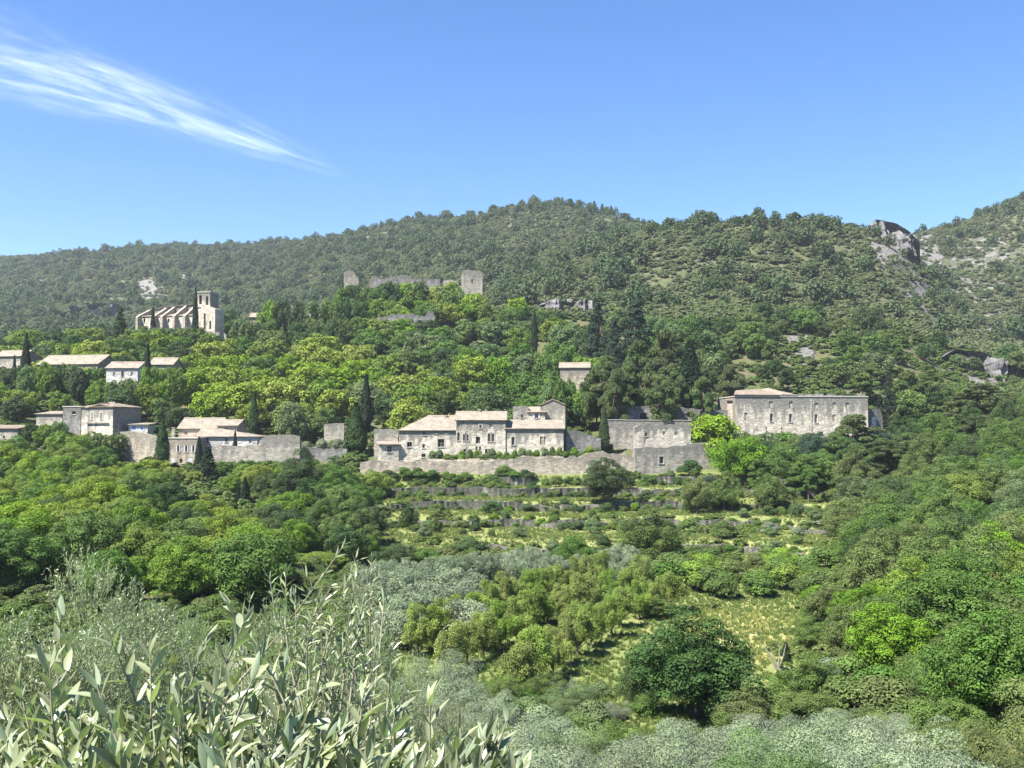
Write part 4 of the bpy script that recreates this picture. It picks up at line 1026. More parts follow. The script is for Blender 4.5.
# cypresses and dark conifers
ex('cypress', C, 163, 419, 199, 13, 'dark green', "broad pointed cypress standing against the house with pale shutters", land="broad cypress by the shuttered house")
ex('cypress', C, 199.5, 437, 193, 8, 'blackish green', "slim near-black cypress in front of the white house with two dark windows")
ex('conifer', CE, 208.5, 447, 184, 23, 'blackish green', "ragged near-black conifer below the crenellated garden wall", land="ragged black conifer")
ex('cypress', C, 246, 477, 166, 9, 'blackish green', "taller of two small black cypresses standing below the crenellated wall")
ex('cypress', C, 239, 487, 167, 6.5, 'blackish green', "shorter of two small black cypresses standing below the crenellated wall")
ex('cypress', C, 356, 408, 206, 21, 'dark green', "stout cone-shaped cypress at the west foot of the manor row", land="stout cone-shaped cypress")
ex('cypress', C, 366, 374, 226, 11, 'blackish green', "slender dark cypress rising behind the stout cone-shaped one", land="slender cypress behind the stout one")
ex('cypress', C, 254, 392, 224, 10, 'dark green', "dark column cypress deep in the yellow-green wood, behind the white house")
ex('cypress', C, 147, 344, 246, 9, 'blackish green', "tall black cypress between the small white house and the low cottage", land="tall black cypress by the white house")
ex('cypress', C, 25, 333, 258, 10, 'blackish green', "tall black cypress near the left edge, before the long low tiled house")
ex('cypress', C, 13.5, 355, 260, 5, 'blackish green', "short narrow cypress against the grey cottage at the left edge")
ex('cypress', C, 194, 287, 312, 6.5, 'blackish green', "tallest cypress, hugging the belfry of the hilltop church", land="cypress at the belfry")
ex('cypress', C, 151.5, 307, 315, 5.5, 'blackish green', "small cypress in front of the church's buttressed nave")
ex('cypress', C, 263, 307, 325, 6.5, 'blackish green', "dark cypress beside the small roof right of the church")
ex('cypress', C, 534.5, 309, 300, 6.5, 'blackish green', "lone needle-thin cypress high on the hillside above the manor", land="lone thin cypress on the hillside")
ex('cypress', C, 604, 405, 203.5, 10, 'dark green', "narrow cypress beside the terrace wall, right of the gabled house")
ex('cypress', C, 235.5, 430.5, 204, 5, 'blackish green', "tiny cypress in front of the white house's wall")
ex('cypress', C, 690, 341, 222, 30, 'blackish green', "massive black cypress on the right of the pine grove", land="massive black cypress")
ex('conifer', CE, 119, 306, 318, 16, 'dark green', "cone-shaped conifer on the slope left of the hilltop church")
ex('conifer', CE, 889, 371, 232, 19, 'blackish green', "dark ragged conifer behind the mansion's east annex", land="dark conifer behind the mansion")
ex('conifer', CE, 598, 302, 268, 36, 'blue-green', "left of the two tall blue-green cedars above the pine grove", land="two tall cedars")
ex('conifer', CE, 636, 299, 266, 46, 'blue-green', "right, broader one of the two tall blue-green cedars above the pine grove")
ex('conifer', CE, 614, 318, 258, 26, 'blue-green', "shorter cedar wedged between the two tall cedars")
ex('conifer', CE, 880, 395, 228, 16, 'blackish green', "small dark conifer just right of the mansion's roofline")
for (px, top, w, lab) in [(617, 372, 34, 'pine before the dark doorway wall, left end'), (662, 376, 36, 'pine overhanging the dark doorway wall, right of the doorway'), (703, 380, 30, 'pine before the right end of the dark doorway wall')]: ex('pine', PI_, px, top, 210.5, w, 'pine green', lab)
# pine grove above the terrace wall and pines by the mansion
for i, (px, top, Y, w, lab) in enumerate([(606, 358, 222, 50, "leftmost pine of the grove, beside the plain square house"), (627, 366, 219, 36, "low spreading pine in front of the grove"),
        (641, 344, 227, 42, "middle pine of the grove, tallest on its left half"), (668, 334, 231, 50, "tallest pine of the grove, with a rounded top"), (657, 362, 219, 40, "front pine of the grove, above the dark doorway"),
        (676, 372, 217, 30, "ragged pine with pale branch tips beside the massive black cypress")]):
    ex('pine', PI_, px, top, Y, w, 'pine green', lab, land="pine grove" if i == 3 else None)
for (px, top, Y, w, col, lab, ld) in [(855, 417, 190, 54, 'pine green', "big dark pine standing before the mansion's east end", "big pine before the mansion"), (838, 434, 187, 34, 'pine green', "smaller pine at the left side of the big pine before the mansion", None),
        (884, 440, 182, 46, 'pine green', "dark pine just right of the big pine before the mansion", None), (912, 434, 186, 56, 'pine green', "wide pine with several tops, midway between the mansion and the right edge", "wide pine right of the mansion"),
        (951, 414, 202, 46, 'pine green', "tall upright pine rising above the wide pine on the right", None), (979, 385, 234, 58, 'pine green', "large dome-shaped pine below the cliff at the right edge", "dome-shaped pine below the cliff"),
        (1008, 430, 196, 46, 'pine green', "pine at the right edge, below the dome-shaped one", None), (933, 428, 214, 40, 'pine green', "pine behind the wide pine, below the dome-shaped one", None), (730, 366, 236, 34, 'pine green', "dark pine behind the mansion's pinkish annex", None)]:
    ex('pine', PI_, px, top, Y, w, col, lab, land=ld)
# single trees one can point to
for (k, n, px, top, Y, w, col, lab, ld) in [
    ('oak', OA, 605, 459, 174, 50, 'dark green', "round dark oak against the rampart below the manor's east end", "round oak at the rampart"),
    ('broad', BR, 653, 511, 129, 60, 'olive green', "large tree standing alone on the lower terraces, casting a black shadow", "lone tree on the lower terraces"),
    ('broad', BR, 575, 535, 118, 46, 'mid green', "bushy rounded tree at the top end of the cherry orchard", "bushy tree above the orchard"),
    ('oak', OA, 694, 619, 59, 128, 'dark green', "huge dark oak with a wide round crown beside the orchard meadow", "huge dark oak"),
    ('oak', OA, 642, 652, 61, 50, 'dark green', "smaller oak leaning on the left side of the huge dark oak", None),
    ('broad_far', BR, 713, 412, 200, 52, 'yellow-green', "yellow-green tree spilling over the roofless ruin's right end", "yellow-green tree by the ruin"),
    ('broad', BR, 742, 431, 186, 58, 'bright green', "bright rounded tree below the mansion's west end", "bright tree below the mansion"),
    ('broad', BR, 786, 441, 182, 52, 'mid green', "mid green tree under the middle of the mansion facade", None),
    ('broad', BR, 815, 446, 183, 46, 'mid green', "green tree under the mansion, left of the big pine", None),
    ('broad_far', BR, 293, 403, 217, 27, 'grey-green', "pale round-headed tree behind the crenellated garden wall", "pale round-headed tree"),
    ('broad_far', BR, 409, 396, 213, 38, 'yellow-green', "light green round tree peeping over the long low house's roof", "light round tree behind the manor"),
    ('oak', OA, 303, 455, 168, 62, 'dark green', "tall dark oak below the low dark garden wall", "tall dark oak below the garden wall"),
    ('oak', OA, 333, 462, 172, 46, 'mid green', "mid green oak right beside the tall dark oak", None),
    ('broad', BR, 395, 544, 120, 44, 'dark green', "left half of a dark thicket at the foot of the terraces", "dark thicket at the terrace foot"),
    ('broad', BR, 424, 546, 121, 36, 'mid green', "right half of a dark thicket at the foot of the terraces", None),
    ('broad', BR, 318, 552, 122, 60, 'bright green', "broad leafy tree left of the dark thicket", None),
    ('broad', BR, 503, 552, 124, 30, 'dark green', "dark bushy tree between the dark thicket and the bushy tree above the orchard", None),
    ('broad', BR, 478, 556, 124, 26, 'dark green', "low dark tree on the terrace edge right of the thicket", None),
    ('broad', BR, 536, 558, 122, 26, 'mid green', "small tree on the terrace edge, just left of the bushy tree above the orchard", None),
    ('broad', BR, 410, 505, 157, 17, 'dark green', "thin upright dark tree on the terraces below the long low house", None),
    ('broad', BR, 625, 585, 96, 52, 'mid green', "rounded tree at the upper right corner of the orchard", None),
    ('broad', BR, 655, 600, 92, 40, 'mid green', "green tree between the orchard and the dry clearing", None),
    ('broad', BR, 826, 584, 88, 60, 'olive green', "tall olive-brown tree at the right end of the dry clearing", "tall tree right of the dry clearing"),
    ('broad', BR, 808, 620, 80, 42, 'olive green', "slender tree with pale tips below the tall tree right of the clearing", None),
    ('oak', OA, 910, 588, 92, 105, 'mid green', "widest oak of the right-hand wood, with a broad domed crown", "widest oak of the right wood"),
    ('broad', BR, 738, 690, 56, 66, 'olive green', "low yellowish tree just below the huge dark oak", None),
    ('broad', BR, 800, 688, 57, 78, 'olive green', "spreading yellowish tree right of the low one below the huge oak", None)]:
    ex(k, n, px, top, Y, w, col, lab, land=ld)
def zone(n, spacing, qr, yr, hr, wr, kinds, cols, name, maxtry=6000, far=None, seed=0, group=None, ok=None):
    rng = np.random.default_rng(seed + 1000); made = 0; tries = 0
    pts = np.array([[*t['o'].location[:2], t['W']] for t in TREES]) if TREES else np.zeros((0, 3))
    kw = np.array([w for _, w in kinds], float); kw /= kw.sum(); cw = np.array([w for _, w in cols], float); cw /= cw.sum()
    while made < n and tries < maxtry:
        tries += 1
        y = math.sqrt(rng.uniform(yr[0] ** 2, yr[1] ** 2)); q = rng.uniform(*qr); x = (q - 512) / F * y
        if in_building(x, y, 1.2) or (ok and not ok(q, y)): continue
        H = rng.uniform(*hr); W = H * rng.uniform(*wr)
        if len(pts) and np.any(np.hypot(pts[:, 0] - x, pts[:, 1] - y) < spacing * .5 * (1 + np.minimum(pts[:, 2], 12) / 12)): continue
        g = gz(x, y); k = kinds[rng.choice(len(kinds), p=kw)][0]; good = True
        for (a, b, t, bs, Yb) in CLEAR:
            hw = W * RATIO[k] * .5 / y * F
            if y < Yb + 1 and q + hw > a and q - hw < b:
                lim = P(q, bs - 4, y)[2]            # crown must stay below the front's foot
                if g + H > lim:
                    H2 = lim - g
                    if H2 < hr[0] * (.82 if name == OL else .45): good = False; break
                    W *= max(.7, H2 / H); H = H2
        if not good: continue
        c = cols[rng.choice(len(cols), p=cw)][0]
        nm = PI_ if k.startswith('pine') else (OL if k.startswith('olive') else (BR if k == 'broad' and name in (BU, SH) and H > 2.6 else name))
        plant(k, nm, xy=(x, y), H=H, W=W, col=c, cat=nm if nm in ('bush', 'shrub') else 'tree', noun=NOUN[nm], group=group)
        pts = np.vstack([pts, [x, y, W]]); made += 1
    return made
# trees close in front of the ruins and houses, hiding their feet
def cover(l, r, top, Y, step, cols, name=BR, jit=3.0):
    px = l
    while px < r:
        w = step * random.uniform(1.15, 1.6); ex('broad_far', name, px + random.uniform(-2, 2), top + random.uniform(-jit, jit), Y + random.uniform(-3, 3), w, random.choice(cols)); px += step
MG = ['mid green', 'bright green', 'mid green', 'grey-green', 'dark green']
cover(92, 205, 469, 182, 17, ['bright green', 'mid green', 'yellow-green'], jit=4)
cover(352, 462, 282, 349, 17, ['bright green', 'mid green', 'yellow-green', 'dark green'])
cover(268, 362, 299, 325, 15, ['bright green', 'mid green', 'grey-green', 'dark green'], jit=3)
cover(378, 440, 319, 320, 24, MG, jit=3); cover(300, 372, 319, 315, 15, MG); cover(430, 500, 303, 340, 18, ['yellow-green', 'mid green', 'bright green'], jit=3)
cover(372, 440, 329, 316, 17, MG); cover(128, 200, 327, 308, 14, ['mid green', 'bright green', 'grey-green'], jit=2)
cover(30, 104, 364, 250, 15, MG); cover(96, 180, 379, 240, 17, ['bright green', 'mid green', 'yellow-green'])
cover(148, 178, 366, 246, 14, ['bright green', 'mid green']); cover(-10, 30, 366, 255, 15, ['mid green', 'dark green'])
cover(548, 610, 380, 226, 12, MG, jit=2); cover(240, 284, 320, 318, 15, MG); cover(500, 600, 350, 262, 22, MG, jit=8); cover(30, 62, 423, 215, 14, MG); cover(60, 130, 432, 205, 18, ['bright green', 'mid green'], jit=2)
cover(118, 160, 462, 196, 18, ['bright green', 'yellow-green'], jit=3); cover(210, 305, 462, 192, 19, ['bright green', 'mid green', 'dark green'], jit=3)
cover(740, 800, 432, 204, 24, ['mid green', 'grey-green'], jit=2)
CLEAR.extend([(945, 1040, 345, 390, 327), (540, 602, 299, 314, 372), (786, 814, 335, 372, 330)])
for (px, top, w, c) in [(566, 383, 28, 'mid green'), (582, 386, 26, 'bright green'), (597, 374, 30, 'mid green'), (556, 378, 24, 'dark green'), (575, 392, 30, 'mid green')]: ex('broad_far', BR, px, top, 227, w, c)
for (px, top, Y, w, c) in [(346, 284, 350, 24, 'bright green'), (366, 288, 352, 26, 'dark green'), (386, 281, 352, 22, 'mid green'), (414, 282, 351, 24, 'bright green'), (452, 288, 347, 26, 'mid green'), (474, 293, 344, 28, 'yellow-green'), (205, 331, 309, 20, 'bright green'), (142, 326, 310, 18, 'mid green'), (48, 362, 252, 22, 'bright green'), (72, 365, 252, 22, 'mid green')]: ex('broad_far', BR, px, top, Y, w, c)
BF = [('broad_far', 3), ('broad_tall_far', 1)]
CLEAR.extend([(192, 222, 436, 500, 182), (232, 252, 476, 516, 164), (157, 199, 419, 468, 198), (345, 367, 408, 462, 205)])
# yellow-green wood between the church and the white houses
zone(34, 7.5, (185, 400), (236, 296), (8, 11), (.95, 1.2), BF, [('yellow-green', 5), ('bright green', 2)], D_, seed=1)
# the rest of the village hill
zone(60, 7.0, (-40, 185), (228, 315), (6, 9.5), (.9, 1.25), BF, [('bright green', 4), ('mid green', 4), ('yellow-green', 2), ('dark green', 2)], BR, seed=2)
zone(95, 7.0, (215, 560), (212, 350), (5.5, 10), (.9, 1.25), BF, [('mid green', 5), ('bright green', 2), ('dark green', 3), ('grey-green', 2), ('yellow-green', 1.2)], BR, seed=3)
zone(40, 7.5, (540, 760), (222, 335), (5.5, 10), (.9, 1.2), BF, [('mid green', 4), ('dark green', 3), ('grey-green', 2)], BR, seed=4)
zone(85, 7.0, (735, 1070), (224, 350), (4.5, 9), (.9, 1.25), [('broad_far', 3), ('pine_far', 1.4)], [('mid green', 3), ('dark green', 4), ('grey-green', 2), ('olive green', 2)], OA, seed=5)
# bright wood on the left, nearer than the houses
zone(104, 5.5, (-70, 262), (92, 194), (5.2, 8.4), (.95, 1.3), [('broad', 1)], [('yellow-green', 3), ('bright green', 6), ('mid green', 2.5), ('dark green', .7)], D_, seed=6)
zone(40, 4.6, (235, 372), (118, 192), (3.8, 7), (.95, 1.3), [('broad', 1)], [('mid green', 4), ('bright green', 3), ('dark green', 3)], OA, seed=7)
# wood on the right
zone(62, 5.2, (690, 1075), (166, 220), (5.5, 9.5), (.85, 1.15), [('broad', 2), ('oak', 1), ('pine', 1)], [('mid green', 4), ('dark green', 5), ('olive green', 3), ('blue-green', 1)], OA, seed=8)
zone(105, 4.7, (845, 1090), (66, 166), (4.5, 7.6), (.95, 1.3), [('broad', 2), ('oak', 2)], [('mid green', 5), ('olive green', 3), ('bright green', 2), ('dark green', 2), ('grey-green', 1)], OA, seed=9)
# shrubs along the terraces
BU_OK = lambda q, y: not (y < 122 and q < 700)
def edge(q, y):
    x = (q - 512) / F * y; return (gz(x, y + .9) - gz(x, y - .9) > .7) or (gz(x, y + 2) - gz(x, y) > .9)
rngT = np.random.default_rng(77)
for run in TRUNS:                      # hedgerow bushes grow along the foot and the lip of each terrace wall
    last = -99.
    for (x, y, q) in run:
        if x - last < 1.1 or vnoise(np.array([x / 7.]), np.array([y * 3.]), 9)[0] < .30: continue
        last = x + rngT.uniform(0, .8)
        H = rngT.uniform(.9, 1.9); yy = y + rngT.choice([-.9, -.7, .9]); W = H * rngT.uniform(1.1, 1.7)
        plant('bush', BU, xy=(x, yy), H=H, W=W, col=rngT.choice(['mid green', 'dark green', 'olive green', 'bright green', 'grey-green', 'mid green']), cat='bush', noun='bush')
zone(70, 2.8, (345, 860), (128, 192), (1.2, 3.2), (.9, 1.3), [('bush', 3), ('broad', 1)], [('mid green', 4), ('olive green', 3), ('grey-green', 2), ('dark green', 2)], SH, seed=11)
zone(45, 3.2, (650, 860), (88, 128), (1.6, 4.0), (1.0, 1.5), [('bush', 1)], [('mid green', 4), ('bright green', 3), ('olive green', 2)], SH, seed=12, ok=lambda q, y: not (q < 805 and 78 < y < 104))
# hedge growing on the rampart walk
for i, px in enumerate(np.arange(432, 604, 7.5)):
    h = 1.7 + 1.5 * random.random()
    g = P(px, 459 if px < 515 else 456, 195.4)
    o = plant('bush', BU, xy=(float(g[0]), 195.2 + random.random()), H=h, W=2.0, col=random.choice(['mid green', 'bright green', 'mid green', 'grey-green']), cat='bush', noun='bush', group='bushes growing along the rampart walk',
              label="low green bush growing along the rampart walk under the manor")
    o.location.z = g[2] - .5
# bushes crowding the foot of the rampart
px = 366.
while px < 722:
    H = random.choice([1.2, 1.6, 2.0, 2.6, 3.4]) * random.uniform(.85, 1.15)
    plant('bush', BU, px, 190.6 - random.random() * 1.8, H, H * random.uniform(1.0, 1.4), random.choice(['mid green', 'dark green', 'olive green', 'mid green', 'bright green']), cat='bush', noun='bush', group='bushes crowding the foot of the rampart', label="green bush crowding the foot of the long rampart wall")
    px += random.uniform(5, 15)
zone(26, 2.0, (490, 650), (55, 65), (1.0, 2.4), (1.0, 1.4), [('bush', 3), ('olive', 1)], [('grey-green', 3), ('olive green', 2), ('mid green', 2), ('silvery', 1)], SH, seed=21, ok=lambda q, y: not (q > 600 and y > 60))
zone(30, 2.4, (735, 880), (58, 84), (1.2, 3.0), (1.0, 1.35), [('bush', 3), ('broad', 1)], [('mid green', 3), ('olive green', 3), ('silvery', 1), ('grey-green', 1)], SH, seed=22, ok=lambda q, y: not (y < 82 and 728 < q < 806) and not (72 < y < 90 and q < 830))
# silvery shrubs and pale hedge
for (px, top, Y, w, lab) in [(306, 436, 207, 17, "left bush of the silvery hedge behind the low dark garden wall"), (322, 434, 207, 20, "middle bush of the silvery hedge behind the low dark garden wall"), (338, 435, 207, 18, "right bush of the silvery hedge behind the low dark garden wall"),
        (768, 519, 150, 22, "silvery round bush on the terraces under the mansion"), (824, 519, 151, 26, "larger silvery round bush on the terraces, below the big pine"), (797, 523, 148, 16, "small silvery bush between the two round silvery ones"),
        (690, 455, 191, 24, "dark bush clinging to the foot of the roofless ruin"), (706, 470, 184, 22, "pale green bush below the roofless ruin's right end")]:
    ex('bush', BU, px, top, Y, w, 'silvery' if 'silver' in lab else ('dark green' if 'dark' in lab else 'grey-green'), lab)
# cherry orchard in three rows
GCH = 'cherry trees planted in three rows below the terraces'
for r, (p0, y0, p1, y1, n, nm) in enumerate([(418, 80, 600, 109, 14, 'back'), (452, 73, 640, 103, 13, 'middle'), (520, 65.5, 668, 96, 11, 'front')]):
    for i in range(n):
        t = i / (n - 1); px = p0 + (p1 - p0) * t + random.uniform(-3, 3); Y = y0 + (y1 - y0) * t + random.uniform(-.5, .5)
        H = random.uniform(3.2, 4.1)
        o = plant('cherry', 'cherry_tree', px, Y, H, H * random.uniform(.78, .95), 'cherry green', noun='cherry tree', group=GCH)
        ORD = ['first', 'second', 'third', 'fourth', 'fifth', 'sixth', 'seventh', 'eighth', 'ninth', 'tenth', 'eleventh', 'twelfth', 'thirteenth', 'fourteenth']
        lab = f"{ORD[i]} cherry tree in the {nm} row of the orchard, counting from the near end"
        o['label'] = lab; TREES[-1]['label'] = lab
# olives: silvery rows above the orchard, the grove at the foot of the slope
for i in range(9):
    t = i / 8; plant('olive_far', OL, 384 + 140 * t, 106 + 12 * t, random.uniform(3.3, 4.0), random.uniform(3.6, 4.4), 'silvery', noun='olive tree', group='olive trees in the row above the orchard',
                     label=None)
zone(12, 3.6, (515, 640), (112, 126), (2.6, 3.4), (1.0, 1.3), [('olive_far', 1)], [('silvery', 1)], OL, seed=13, group='olive trees above the orchard')
zone(16, 4.2, (370, 470), (80, 104), (3.4, 4.4), (1.0, 1.2), [('olive_far', 1)], [('silvery', 1)], OL, seed=14, group='olive trees beside the orchard')
for (px, top, Y, w, lab) in [(452, 648, 58, 74, "big silvery olive tree with a billowing crown, left of the orchard's near end"), (485, 680, 54, 60, "silvery olive tree at the lower right of the big billowing one"), (436, 700, 50, 64, "rounded olive tree below the big billowing one")]:
    ex('olive', OL, px, top, Y, w, 'silvery', lab, land="billowing olive tree" if 'big' in lab else None)
CLEAR.extend([(370, 520, 0, 662, 70), (520, 640, 0, 700, 70), (640, 780, 0, 716, 70), (780, 890, 0, 712, 70)])
zone(74, 3.9, (250, 915), (24, 54), (2.4, 4.1), (.95, 1.25), [('olive', 1)], [('silvery', 5), ('grey-green', 1.6), ('olive green', .8)], OL, seed=15, ok=lambda q, y: not (y > 47 and 520 < q < 760) and not (y > 55 and q > 640), group='olive trees of the grove at the foot of the slope')
zone(26, 4.2, (850, 1080), (34, 70), (2.6, 4.2), (1.0, 1.3), [('broad', 3), ('olive', 2)], [('olive green', 3), ('mid green', 3), ('grey-green', 2)], SH, seed=16, ok=lambda q, y: not (q > 950 and 36 < y < 52))
for (px, top, Y, w) in [(905, 688, 58, 60), (940, 684, 60, 44), (880, 684, 62, 40)]:
    ex('olive', OL, px, top, Y, w, 'silvery', None)
zone(22, 4.0, (860, 1085), (48, 68), (3.6, 6.0), (.95, 1.25), [('broad', 3), ('oak', 1)], [('mid green', 4), ('olive green', 2), ('dark green', 1)], OA, seed=17)
# ivy-clad snag and a bare leaning trunk by the clearing
ex('conifer', 'ivy_snag' if False else CE, 783, 642, 72, 15, 'blackish green', "dead trunk wrapped in dark ivy below the dry clearing", land="ivy-wrapped dead trunk")
def bare_tree():
    g = gp(781, 71); root = empty('dead_tree', tuple(g)); tag(root, "bare grey dead tree leaning beside the ivy-wrapped trunk", "tree")
    m = MB(); a = P(776, 668, 71) - g; b = P(764, 645, 71) - g; m.tube([(0, 0, -.2), (a * .5), a, (a + b) / 2 + [.05, 0, 0], b], [.16, .13, .10, .07, .03], 7); m.obj('trunk', M['twig'], root)
    for q in [(779, 640), (770, 646), (786, 644)]:
        m = MB(); c = P(*q, 71) - g; m.tube([a * .75, a * .75 + (c - a * .75) * .5 + [.06, 0, -.08], c], [.06, .045, .018], 5); m.obj('branch', M['twig'], root)
bare_tree()
# small dark trees standing up along the skyline
for (px, Y, H, k) in [(563, 880, 11, 'conifer'), (571, 880, 10, 'pine_far'), (580, 875, 10, 'conifer'), (595, 870, 13, 'conifer'), (603, 868, 12, 'conifer'), (612, 866, 12, 'conifer'), (626, 860, 9, 'broad_far'), (705, 520, 9, 'broad_far'), (690, 522, 6, 'broad_far'), (798, 516, 7, 'pine_far'), (765, 517, 5, 'broad_far'), (838, 516, 5, 'broad_far'), (655, 540, 6, 'broad_far'), (740, 518, 5, 'broad_far'), (380, 990, 10, 'conifer'), (412, 985, 9, 'conifer'), (470, 950, 9, 'broad_far'), (230, 1200, 10, 'broad_far'), (345, 1050, 10, 'conifer')]:
    plant(k, PI_ if k != 'broad_far' else OA, px, Y, H, H * (.9 if k == 'conifer' else 1.1), 'dark green', noun='pine' if k != 'broad_far' else 'oak', group='small trees standing up along the skyline', label="small dark tree standing up on the mountain skyline")
# ------------------------------------------------------------------ limestone crags
M['crag'] = stone_mat("grey limestone crag", (.085, .085, .09), (.16, .155, .15), (.07, .07, .075), .8, .12)
def crag(label, prof, Y, depth=10., seed=0, lean=.25, land=None):
    """prof: [(px, py_top, py_foot)]; a fissured rock face with buttresses, ledges and a sloping back"""
    px = np.array([p[0] for p in prof], float); n = 90; m = 34
    q = np.linspace(px[0], px[-1], n); tp = np.interp(q, px, [p[1] for p in prof]); ft = np.interp(q, px, [p[2] for p in prof])
    V = []
    for i in range(n):
        T = P(q[i], tp[i], Y); B = P(q[i], ft[i], Y); h = T[2] - B[2]
        edge = min(1, 4 * min(i, n - 1 - i) / n)
        for j in range(m):
            if j < 26:
                t = j / 25; x = B[0] + (T[0] - B[0]) * t; z = B[2] + h * t
                but = fbm(np.array([x / 5.5 + seed]), np.array([z / 22]), 90 + seed, 4)[0] - .5
                led = fbm(np.array([x / 13]), np.array([z / 3.2 + seed]), 95 + seed, 3)[0] - .5
                crk = -abs(fbm(np.array([x / 2.2 + seed]), np.array([z / 15]), 70 + seed, 3)[0] - .5)
                y = Y - crk * depth * 1.5 - but * depth * 1.7 - led * depth * .7 + lean * h * t + (1 - edge) * depth * .6
                z += but * 2.2 + crk * h * .35 * t
            else:
                t = (j - 25) / 8; y = Y + lean * h + t * depth * 1.6; x = T[0] * (1 + t * depth * 1.6 / Y); z = T[2] - t * t * depth * .8 + 1.4 * (fbm(np.array([x / 4]), np.array([t * 3]), 99, 2)[0] - .5)
            V.append((x, y, z))
    idx = np.arange(n * m).reshape(n, m)
    f = np.stack([idx[:-1, :-1], idx[1:, :-1], idx[1:, 1:], idx[:-1, 1:]], -1).reshape(-1, 4)
    V = np.array(V); c = V.mean(0); c[2] = V[:, 2].min()
    me = mesh_np("crag", V - c, f, (M['crag'],)); topness_attr(me, -1e6, 1e6)
    o = link(bpy.data.objects.new("crag", me)); o.location = tuple(c); tag(o, label, "rock")
    if land: LAND.append((float(px.mean()), float((tp.mean() + ft.mean()) / 2), land))
crag("grey limestone cliff at the shoulder of the right-hand hill, under the skyline", [(872, 224, 236), (880, 217, 246), (890, 219, 250), (900, 221, 252), (912, 228, 256), (922, 240, 262)], 512, 12, 1, land="cliff at the hill's shoulder")
crag("narrow pale rock spur dropping below the cliff at the hill's shoulder", [(908, 270, 290), (916, 276, 302), (924, 284, 310), (934, 300, 318)], 470, 8, 2, .2)
crag("long shaded cliff band at the foot of the far right mountain", [(945, 356, 384), (958, 348, 392), (975, 349, 394), (992, 353, 394), (1008, 362, 396), (1034, 366, 396)], 326, 9, 3, .15, land="cliff band at the right edge")
crag("pale crag in the woods left of the two tall cedars", [(540, 303, 313), (552, 299, 314), (566, 301, 315), (580, 300, 316), (590, 298, 315), (600, 304, 314)], 372, 8, 4, .4, land="pale crag left of the cedars")
crag("dim bluish crag on the wooded slope above the long low house", [(56, 312, 330), (72, 304, 332), (92, 300, 330), (112, 303, 324)], 700, 22, 5, .5)
# ------------------------------------------------------------------ a label for every plant that has none
ORDW = ['nearest', 'second nearest', 'third nearest', 'fourth nearest', 'fifth nearest']
def size_word(t):
    nb = [q for q in TREES if q['noun'] == t['noun'] and abs(q['px'] - t['px']) < 90 and abs(q['py'] - t['py']) < 60]
    hs = sorted(q['H'] for q in nb)
    if len(hs) < 3: return ''
    r = hs.index(t['H']) / (len(hs) - 1)
    return 'tall ' if r > .72 else ('small ' if r < .28 else '')
LMS = LAND
def name_plants():
    todo = [t for t in TREES if not t['o'].get('label')]
    keyed = {}
    for t in todo:
        lm = sorted(LMS, key=lambda l: math.hypot(l[0] - t['px'], (l[1] - t['py']) * 1.25))[:3]
        t['opts'] = []
        for l in lm:
            dx, dy = t['px'] - l[0], t['py'] - l[1]
            if abs(dy) > abs(dx) * .8: d = 'below' if dy > 0 else 'above'
            else: d = 'right of' if dx > 0 else 'left of'
            t['opts'].append((l, d, math.hypot(dx, dy)))
        t['sz'] = size_word(t)
    # ranks among like plants on the same side of the same landmark
    for lvl in range(3):
        for t in todo:
            if len(t['opts']) > lvl:
                l, d, r = t['opts'][lvl]; keyed.setdefault((lvl, t['col'], t['noun'], l[2], d), []).append((r, id(t), t))
    ranks = {}
    pool = {}
    for t in todo:
        for l, d, r in t['opts']: pool.setdefault((t['col'], t['noun'], l[2], d), []).append((r, id(t)))
    for k, v in pool.items():
        for i, (_, i_) in enumerate(sorted(v)): ranks[(k, i_)] = (i, len(v))
    used = set(); rest = []
    for t in todo:
        best = None
        for l, d, r in t['opts']:
            i, n = ranks[((t['col'], t['noun'], l[2], d), id(t))]
            if best is None or i < best[0]: best = (i, n, l, d)
        i, n, l, d = best
        if i < len(ORDW):
            lab = f"{t['sz']}{t['col']} {t['noun']}, {ORDW[i]} {d} the {l[2]}" if n > 1 else f"{t['sz']}{t['col']} {t['noun']} {d} the {l[2]}"
        else:
            lab = f"{t['col']} {t['noun']} among others some way {d} the {l[2]}"
            t['o']['group'] = f"{t['col']} {t['noun']}s some way {d} the {l[2]}"
        if len(lab.replace('-', ' ').split()) > 16 or len(lab.split()) > 15: lab = lab.replace(t['sz'], '', 1).replace(' among others some way', ' somewhere')
        t['o']['label'] = lab; rest.append(lab)
    from collections import Counter
    cnt = Counter(t['o']['label'] for t in todo)
    for t in todo:
        lab = t['o']['label']
        if cnt[lab] > 1:
            if not t['o'].get('group') or ',' in lab: t['o']['group'] = lab.split(',')[0] + 's ' + lab.split(',')[-1].strip() if ',' in lab else lab.replace(t['noun'], t['noun'] + 's', 1)
        elif not t['o'].get('group'): t['o']['group'] = {'bush': 'bushes on the hillside', 'shrub': 'shrubs of the valley', 'olive tree': 'olive trees of the valley', 'pine': 'pines around the village'}.get(t['noun'], 'trees of the hillside woods')
    for t in TREES:
        if not t['o'].get('group'): t['o']['group'] = {'cypress': 'cypresses of the village', 'shrub': 'shrubs of the valley', 'bush': 'bushes on the hillside', 'olive tree': 'olive trees of the valley', 'pine': 'pines around the village', 'cedar': 'dark conifers of the village'}.get(t['noun'], 'trees of the hillside woods')
name_plants()
